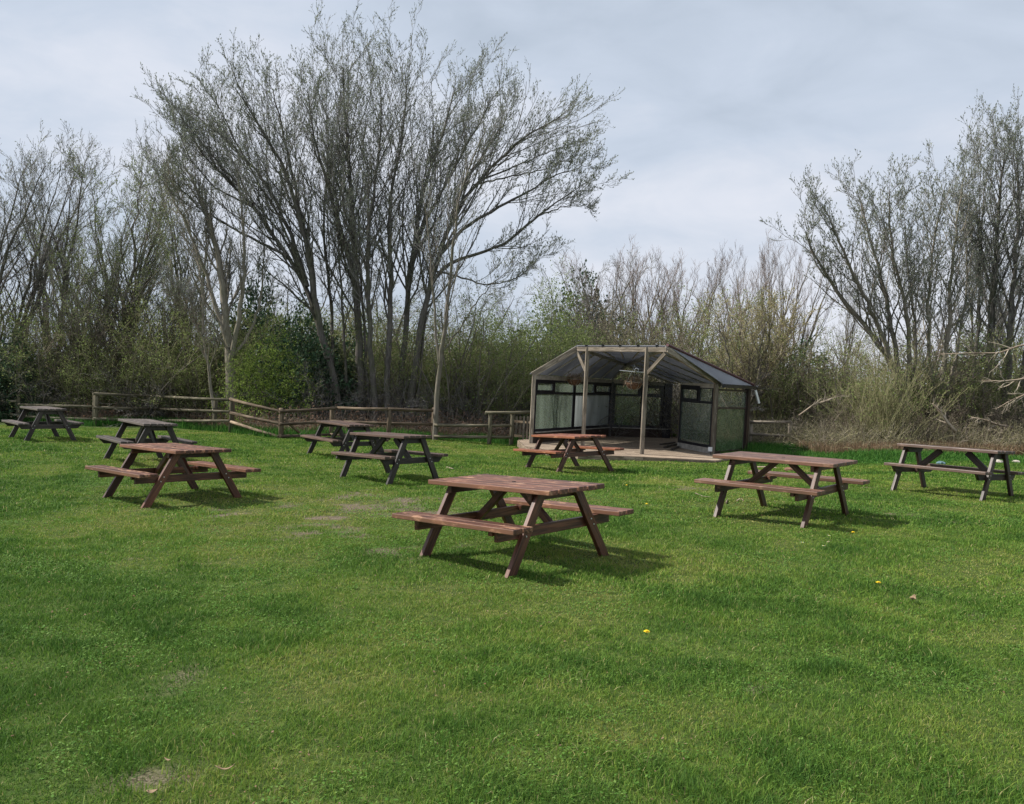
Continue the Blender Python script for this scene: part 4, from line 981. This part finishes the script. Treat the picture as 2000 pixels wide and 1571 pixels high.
def dense_shrub(H, W_, mats, name, n=9000, size=.10, aspect=.6, power=.5, stems=26):
    """rounded evergreen: stems plus leaf clusters in an uneven ellipsoid shell"""
    u = nrm(rng.normal(size=(n, 3))); u[:, 2] = np.abs(u[:, 2]) * 1.1 - .12; lob = 1 + .16 * np.sin(u[:, 0] * 5 + 1) * np.cos(u[:, 1] * 6) + .12 * np.sin(u[:, 2] * 9 + u[:, 0] * 7)
    r = rng.uniform(.0, 1, n) ** .33 * lob * (1 + rng.normal(0, .09, n)); c = np.stack([u[:, 0] * W_ * r, u[:, 1] * W_ * r, .06 * H + (u[:, 2] * .92) * H * r * .95], -1)
    c[:, 2] = np.maximum(c[:, 2], .05)
    P = np.repeat(c[:, None], 2, 1); P[:, 1] += nrm(u + rng.normal(0, .5, u.shape) + UP * .3) * rng.uniform(.12, .4, n)[:, None]
    lf = leaves(P, 9, size, aspect, 0, .9, .15, jitter=.05)
    base = np.zeros((stems, 2, 3)); base[:, 0] = rng.normal(0, .1, (stems, 3)) * [1, 1, 0] + [0, 0, -.2]; k = rng.choice(n, stems); base[:, 1] = c[k] * .85
    Pm = np.stack([base[:, 0], base[:, 0] * .5 + base[:, 1] * .5 + [0, 0, .1 * H], base[:, 1]], 1)
    return finish(name, (0, 0, 0), None, None, None, [tubes(Pm, np.repeat(np.array([[.05, .03, .012]]), stems, 0), 5)], [tubes(P[::3], np.full((len(P[::3]), 2), .004), 3)], [lf], *mats)
first = {}
def put(proto, px, py, D, H_nat, top_py, label, cat, group=None, rot=None, wx=1.0):
    """stand a copy at the ground under pixel column px at distance D, scaled so that its top reaches top_py"""
    p = at_y(px, 800, D); z = float(terr(p[0], p[1])); top = at_y(px, top_py, D)[2]; s = max(.15, (top - z) / H_nat) * ((.95 if px < 450 else .88) if proto in TALL else .96)
    o = proto if proto not in first else copy_tree(proto)
    first[proto] = 1
    o.location = (p[0], p[1], z); o.rotation_euler = (0, 0, rng.uniform(0, 6.28) if rot is None else rot); o.scale = (s * wx, s * wx, s)
    tag(o, label, cat, group); return o
T_tall = proto_tree(9, 5, .32, MD, m1=13, m2=7, m3=5, buds=1)
T_fan = proto_tree(7, 7, .42, (M['bark_mid'], M['twig_purple'], M['bud']), m1=12, m2=6, m3=4, buds=0, up=.35)
T_fan2 = proto_tree(7, 5, .34, (M['bark_mid'], M['twig_purple'], M['bud']), m1=13, m2=6, m3=4, buds=0, up=.4)
T_green = proto_tree(8, 6, .30, (M['bark_mid'], M['twig_dark'], M['leaf_young']), m1=15, m2=7, m3=6, buds=4, bud=.05, name='leafing_tree', leaf='leaves', aspect=.5)
T_wide = proto_tree(7, 4, .45, (M['bark_dark'], M['twig_dark'], M['bud']), m1=12, m2=6, m3=5, buds=1, up=.12, ang=.8)
T_yel = proto_tree(5, 7, .42, (M['bark_mid'], M['twig_brown'], M['leaf_yellow']), m1=11, m2=6, m3=5, buds=5, bud=.055, name='leafing_tree', leaf='leaves', aspect=.55)
S_olive = proto_shrub(3.2, 34, .42, (M['bark_mid'], M['twig_olive'], M['leaf_young']), 'budding_shrub', buds=6, bud=.042)
S_brown = proto_shrub(3.0, 38, .46, (M['bark_mid'], M['twig_brown'], M['leaf_dull']), 'bare_shrub', buds=3, bud=.045)
S_thorn = proto_shrub(2.6, 36, .62, (M['bark_dark'], M['twig_dark'], M['leaf_dull']), 'thorn_shrub', buds=2, bud=.04, arch=.05)
S_tangle = proto_shrub(1.8, 46, .75, (M['twig_pale'], M['twig_brown'], M['leaf_dull']), 'bramble_mound', buds=2, bud=.04, arch=.12)
S_whip = proto_shrub(2.4, 120, .34, (M['twig_olive'], M['twig_olive'], M['leaf_young']), 'whippy_shrub', m2=5, m3=2, buds=2, bud=.04, r0=.009, wand=.05, up=.5)
D_green = dense_shrub(3.4, 1.7, (M['bark_dark'], M['twig_olive'], M['leaf_bright']), 'green_shrub', n=2600, size=.055)
D_ivy = dense_shrub(3.4, 1.7, (M['bark_ivy'], M['twig_dark'], M['leaf_ivy']), 'ivy_bush', n=2600, size=.085, aspect=.75)
D_olive = dense_shrub(5.5, 3.0, (M['bark_dark'], M['twig_dark'], M['leaf_young']), 'round_tree', n=5600, size=.06)
D_dull = dense_shrub(4.5, 2.8, (M['bark_dark'], M['twig_brown'], M['leaf_dull']), 'brownish_bush', n=4600, size=.05)
# far trees
TALL = (T_tall, T_fan, T_fan2, T_green, T_wide, T_yel)
GB = 'bare trees on the skyline behind the lawn'
put(T_tall, 5, 0, 33, 9, 285, 'tall dark twiggy tree at the left edge of the photo', 'tree', G_L)
put(T_tall, 105, 0, 35, 9, 320, 'dark twiggy tree second from the left edge', 'tree', G_L)
put(T_tall, -70, 0, 31, 9, 280, 'dark bare tree just cut off by the left edge', 'tree', G_L)
put(T_tall, 175, 0, 36, 9, 350, 'thin bare tree between the dark twiggy tree and the leafing tree', 'tree', G_L)
put(T_green, 228, 0, 32, 8, 335, 'tall tree with fresh yellow green leaves at left', 'tree', G_L)
put(T_tall, 380, 0, 37, 9, 300, 'tall bare tree filling the gap left of the central clump', 'tree', G_L, wx=.8)
put(T_green, 150, 0, 30, 8, 470, 'lower leafing tree at left, below the dark twiggy ones', 'tree', G_L)
put(T_green, 320, 0, 30.5, 8, 500, 'lower leafing tree left of the mossy pale trunk', 'tree', G_L)
for px, top, D, pr, H_, wx in ((1120, 470, 36, T_wide, 7, .9), (1180, 480, 38, T_fan, 7, 1), (1232, 476, 40, T_fan2, 7, 1), (1290, 486, 38, T_fan, 7, 1), (1345, 500, 40, T_fan2, 7, 1), (1395, 520, 37, T_fan, 7, .8)):
    put(pr, px, 0, D, H_, top, 'bare purplish tree fanning up behind the shelter', 'tree', GB, wx=wx)
for px, top, D in ((1455, 478, 42), (1498, 462, 43), (1535, 470, 41)): put(T_fan2, px, 0, D, 7, top, 'bare upright tree above the yellowish leafing tree', 'tree', 'bare trees above the yellowish tree', wx=.75)
put(T_yel, 1455, 0, 30.0, 5, 575, 'rounded yellowish leafing tree right of the shelter', 'tree')
for px, top in ((560, 480), (740, 480), (900, 530), (1035, 560)): put(T_wide, px, 0, 37, 7, top, 'bare tree standing behind the central clump', 'tree', 'bare trees behind the central clump')
for px, top in ((1640, 520), (1800, 480), (1900, 430), (1985, 400), (2060, 380)): put(T_tall, px, 0, 33, 9, top, 'bare tree standing behind the budding trees at right', 'tree', 'bare trees behind the right budding trees', wx=.8)
# dense masses
put(D_ivy, 492, 0, 34, 3.4, 548, 'dark conical evergreen behind the mossy pale trunk', 'tree', wx=.62)
put(D_green, 528, 0, 28.6, 3.4, 640, 'bright yellow green bush between the pale trunk and the central clump', 'bush')
put(D_ivy, 585, 0, 30, 3.4, 610, 'dark green bush behind the left leaning trunk', 'bush')
put(D_olive, 1070, 0, 32.2, 5.5, 545, 'rounded olive green tree behind the left end of the shelter', 'tree', 'rounded olive trees behind the shelter')
put(D_olive, 945, 0, 32.6, 5.5, 598, 'rounded olive green tree left of the shelter, lower than its neighbour', 'tree', 'rounded olive trees behind the shelter', wx=.8)
put(D_dull, 1190, 0, 33.2, 4.5, 585, 'brownish rounded bush behind the shelter roof', 'bush')
put(D_dull, 1290, 0, 33.6, 4.5, 622, 'brownish rounded bush right behind the red roof ridge', 'bush')
put(D_ivy, 1130, 0, 40, 3.4, 560, 'dark evergreen behind the rounded olive tree', 'tree', wx=.8)
put(D_ivy, 18, 0, 29.5, 3.4, 660, 'dark ivy clad bush at the left edge', 'bush')
put(D_ivy, 610, 0, 31.5, 3.4, 650, 'dark ivy bush low behind the leaning trunk', 'bush', wx=1.2)
GU = 'undergrowth shrubs behind the fence'
for px in np.arange(-60, 1480, 62):
    py = 655 + rng.uniform(-45, 40) - (55 if px < 450 else 0) + (10 if px > 1130 else 0) + (40 if 920 < px < 1140 else 0) - (45 if px > 1350 else 0)
    put(S_olive if rng.random() < .6 else S_brown, px + rng.uniform(-20, 20), 0, rng.uniform(30.2, 32.5) + (2.4 if px > 1130 else 0), 3.1, py, 'twiggy budding shrub in the undergrowth beyond the fence', 'shrub', GU, wx=1.25)
for px in np.arange(-40, 1480, 110):
    put(S_thorn, px + rng.uniform(-30, 30), 0, rng.uniform(28.8, 30), 2.6, 715 + rng.uniform(-30, 20), 'low dark thorny shrub close behind the fence', 'shrub', 'thorny shrubs close behind the fence', wx=1.3)
for px in (60, 250, 340, 420, 700, 790, 860, 1010, 1110, 1500, 1580, 1900):
    put(D_ivy, px, 0, 34.5, 3.4, 690 + rng.uniform(-30, 20), 'dark leafy bush deep in the shade behind the shrubs', 'bush', 'dark bushes deep in the hedge', wx=1.5)
for px in (110, 190, 290, 370, 905, 985):
    put(S_olive, px, 0, 29.5, 3.2, 610 + rng.uniform(-40, 60), 'tall olive budding shrub beyond the fence', 'shrub', 'tall olive shrubs beyond the fence', wx=1.2)
for px in np.arange(1490, 2060, 48):
    put(S_brown if rng.random() < .45 else S_olive, px + rng.uniform(-15, 15), 0, rng.uniform(27.5, 30.0) + (2.0 if px < 1620 else 0), 3.0, 690 + rng.uniform(-50, 30), 'brown twiggy shrub under the budding trees at right', 'shrub', 'brown shrubs under the right trees', wx=1.25)
put(S_whip, 1732, 0, 25.6, 2.4, 690, 'whippy olive green bush of straight shoots at right', 'bush', wx=1.1)
for px in np.arange(1650, 2060, 42):
    put(S_tangle, px + rng.uniform(-12, 12), 0, rng.uniform(26.2, 27.6), 1.5, 775 + (px - 1500) * .03 + rng.uniform(-18, 22), 'low tangled bramble mound on the right bank', 'bramble', 'bramble mounds on the right bank', wx=1.3)
for px, top, D in ((1218, 775, 31.0), (1262, 768, 31.3), (1298, 782, 30.9), (1345, 770, 31.2), (1150, 760, 30.8), (1090, 755, 30.0)):
    put(D_green if px in (1262, 1150) else D_olive, px, 0, D, 3.4 if px in (1262, 1150) else 5.5, top, 'low leafy green bush seen through the back of the shelter', 'bush', 'low bushes behind the shelter glass', wx=1.5)
for px in (470, 540, 600, 655, 710, 765, 820, 880, 940):
    put(S_olive if px % 2 else S_brown, px, 0, 37.5, 3.1, 628 + rng.uniform(-14, 14), 'far budding shrub seen between the trunks of the central clump', 'shrub', 'far shrubs behind the central trunks', wx=1.5)
# undergrowth floor: brambles and dry grass behind the fences and on the right bank
def stems_cloud(name, cx, cy, n, h, arch, rad, mat, label, spread=.8, kind='stuff', K=6):
    z = terr(cx, cy); az = rng.uniform(0, 6.283, n); tl = np.abs(rng.normal(0, spread, n)) ; d = np.stack([np.sin(tl) * np.cos(az), np.sin(tl) * np.sin(az), np.cos(tl)], -1)
    P = np.empty((n, K, 3)); P[:, 0] = np.stack([cx, cy, z - .02], -1); L = h * rng.uniform(.5, 1.4, n)
    for k in range(1, K): P[:, k] = P[:, k - 1] + d * (L / (K - 1))[:, None]; d = nrm(d + rng.normal(0, .12, d.shape) - UP * arch)
    zz = terr(P[..., 0], P[..., 1]); P[..., 2] = np.maximum(P[..., 2], zz + .01)
    R = np.full(n, rad)[:, None] * rng.uniform(.5, 1.4, n)[:, None] * np.linspace(1, .4, K)[None]; V, F = tubes(P, R, 3)
    return P, tag(link(name, raw_mesh(name, V, [F]), mat), label, name.replace('_', ' '), kind=kind)
FL = [(at(px, py)[0], at(px, py)[1]) for px, py in ((-80, 822), (35, 824), (183, 833), (300, 832), (451, 845), (547, 856), (645, 852), (845, 858), (1000, 868), (1060, 868))]
FX, FY = np.array([p[0] for p in FL]), np.array([p[1] for p in FL])
def behind_fence(n, d0, d1, x0=-19, x1=.9):
    x = rng.uniform(x0, x1, n); return x, np.interp(x, FX, FY) + rng.uniform(d0, d1, n)
x, y = behind_fence(16000, .5, 6.5)
P, _ = stems_cloud('bramble_tangle', x, y, len(x), .75, .22, .0055, M['twig_brown'], 'tangle of dry brown bramble stems behind the left fence')
Vl, Fl, Tl = leaves(P, 3, .06, .6, .1, 1.0, .1)
tag(link('dead_bramble_leaves', raw_mesh('dead_bramble_leaves', Vl, [Fl], {'tint': Tl}), M['leaf_rust']), 'rusty dead leaves caught in the brambles behind the fence', 'leaves', kind='stuff')
def bank_y(x): return 24.6 + np.clip((x - 8) * -.12, -.8, .5) + .4 * np.sin(x * 1.1)
x = rng.uniform(6.8, 18, 7000); y = bank_y(x) + rng.uniform(.2, 5.5, len(x)) + np.where(x < 8.9, 1.7, 0)
P, _ = stems_cloud('dry_brushwood', x, y, len(x), .85, .18, .006, M['twig_pale'], 'pale dry brushwood and dead stems banked up on the right')
x = rng.uniform(6.8, 18, 8000); y = bank_y(x) + rng.uniform(.0, 4.5, len(x)) + np.where(x < 8.9, 1.7, 0)
P, _ = stems_cloud('brown_bramble_bank', x, y, len(x), .9, .2, .007, M['twig_olive'], 'brown bramble bank beneath the trees on the right')
Vl, Fl, Tl = leaves(P, 9, .05, .6, .1, 1.0, .1)
tag(link('bank_leaves', raw_mesh('bank_leaves', Vl, [Fl], {'tint': Tl}), M['leaf_dull']), 'dull olive leaves on the right bramble bank', 'leaves', kind='stuff')
# verge grass
x, y = behind_fence(26000, -.35, 1.6); h = rng.uniform(.08, .30, len(x)) * (.6 + vnoise(x, y, .8, 4)); blades('verge_grass', x, y, h, np.full(len(x), .013), rng.random(len(x)), M['verge'], .4, 2, 'lush green grass growing along the foot of the left fence')
x = rng.uniform(5.9, 17, 60000); y = rng.uniform(-2.6, .8, len(x)) + bank_y(x); hh = np.clip((y - bank_y(x) + 2.6) / 1.5, .25, 1)
h = rng.uniform(.07, .26, len(x)) * hh * (.5 + vnoise(x, y, .7, 8)); blades('verge_grass', x, y, h, np.full(len(x), .016), np.clip(rng.random(len(x)) + .1, 0, 1), M['verge'], .45, 2, 'lush bright green weeds and grass along the right bank')
x = rng.uniform(8.6, 17, 16000); y = rng.uniform(-.5, 1.2, len(x)) + bank_y(x); h = rng.uniform(.2, .55, len(x)); blades('dry_grass', x, y, h, np.full(len(x), .012), rng.random(len(x)), M['dry'], .35, 2, 'reddish dry grass between the green verge and the brushwood')
x, y = behind_fence(14000, .6, 5.0); h = rng.uniform(.15, .5, len(x)); blades('dry_grass', x, y, h, np.full(len(x), .012), rng.random(len(x)), M['dry'], .4, 2, 'dry pinkish grass among the brambles behind the left fence')
x = rng.uniform(2.2, 8.6, 9000); y = rng.uniform(30.2, 32.8, len(x)); blades('verge_grass', x, y, rng.uniform(.2, .55, len(x)), np.full(len(x), .016), rng.random(len(x)), M['verge'], .4, 2, 'tall green grass seen through the back glass of the shelter')
x = rng.uniform(6.9, 9.5, 5000); y = rng.uniform(24.7, 27.0, len(x)); blades('verge_grass', x, y, rng.uniform(.1, .4, len(x)), np.full(len(x), .016), rng.random(len(x)), M['verge'], .4, 2, 'green grass behind the short rail fence right of the shelter')
# fallen timber on the right
def pole(pts, Y, r0, lab, mat='dead_wood', name='fallen_branch', side=0):
    P = [at_y(px, py, Y + i * side) for i, (px, py) in enumerate(pts)]
    root = empty(name, tuple(P[0]), lab, 'branch', 'fallen branches on the right bank'); o = P[0]
    b = MB(); b.tube([p - o for p in P], list(np.linspace(r0, r0 * .35, len(P)) * .7), 8); b.build('limb', M[mat], root, 0, True)
    Pp, Rr = resample(P, np.linspace(r0, r0 * .3, len(P)), 12); a, ra = spawn(Pp[None] - o, Rr[None], 9, .25, .7, .3, 5, .15, .05, rr=.5); c, rc = spawn(a, ra, 5, .2, .6, .45, 4, .15, .05)
    V, F = merge([tubes(a, ra, 5), tubes(c, rc, 3)]); link('side_twigs', raw_mesh('side_twigs', V, [F], None, True), M['twig_pale'], root); return root
pole([(1866, 843), (1850, 825), (1838, 806), (1822, 788)], 24.6, .085, 'broken pale trunk propped diagonally behind the right table')
pole([(1978, 836), (1950, 830), (1920, 820), (1897, 815)], 24.8, .06, 'pale straight log lying level near the right edge')
pole([(2040, 668), (1990, 676), (1950, 690), (1890, 690), (1838, 692)], 24.5, .045, 'long bare pale branch reaching in level from the right edge', side=.1)
pole([(2040, 730), (1990, 742), (1955, 745), (1918, 743)], 24.0, .05, 'bleached bare branch sticking in from the right edge, middle height')
pole([(2050, 770), (2000, 772), (1970, 785), (1945, 800)], 24.0, .045, 'bleached bare branch bending down at the right edge')
pole([(1560, 812), (1590, 790), (1625, 778), (1650, 772)], 25.2, .035, 'pale arching branch right of the short rail fence')
b = MB(); p = at(1757, 862) + [0, .8, 0]; pr = [(.0, .50), (.35, .46), (.6, .34), (.85, .42), (1.0, .25)]
rock(1757, 868, .30, M['bark_ivy'], 'tree_stump', 'dark rotten stump at the foot of the whippy bush', 'stump', flat=.9)
print('SCENE BUILT', len(bpy.data.objects))
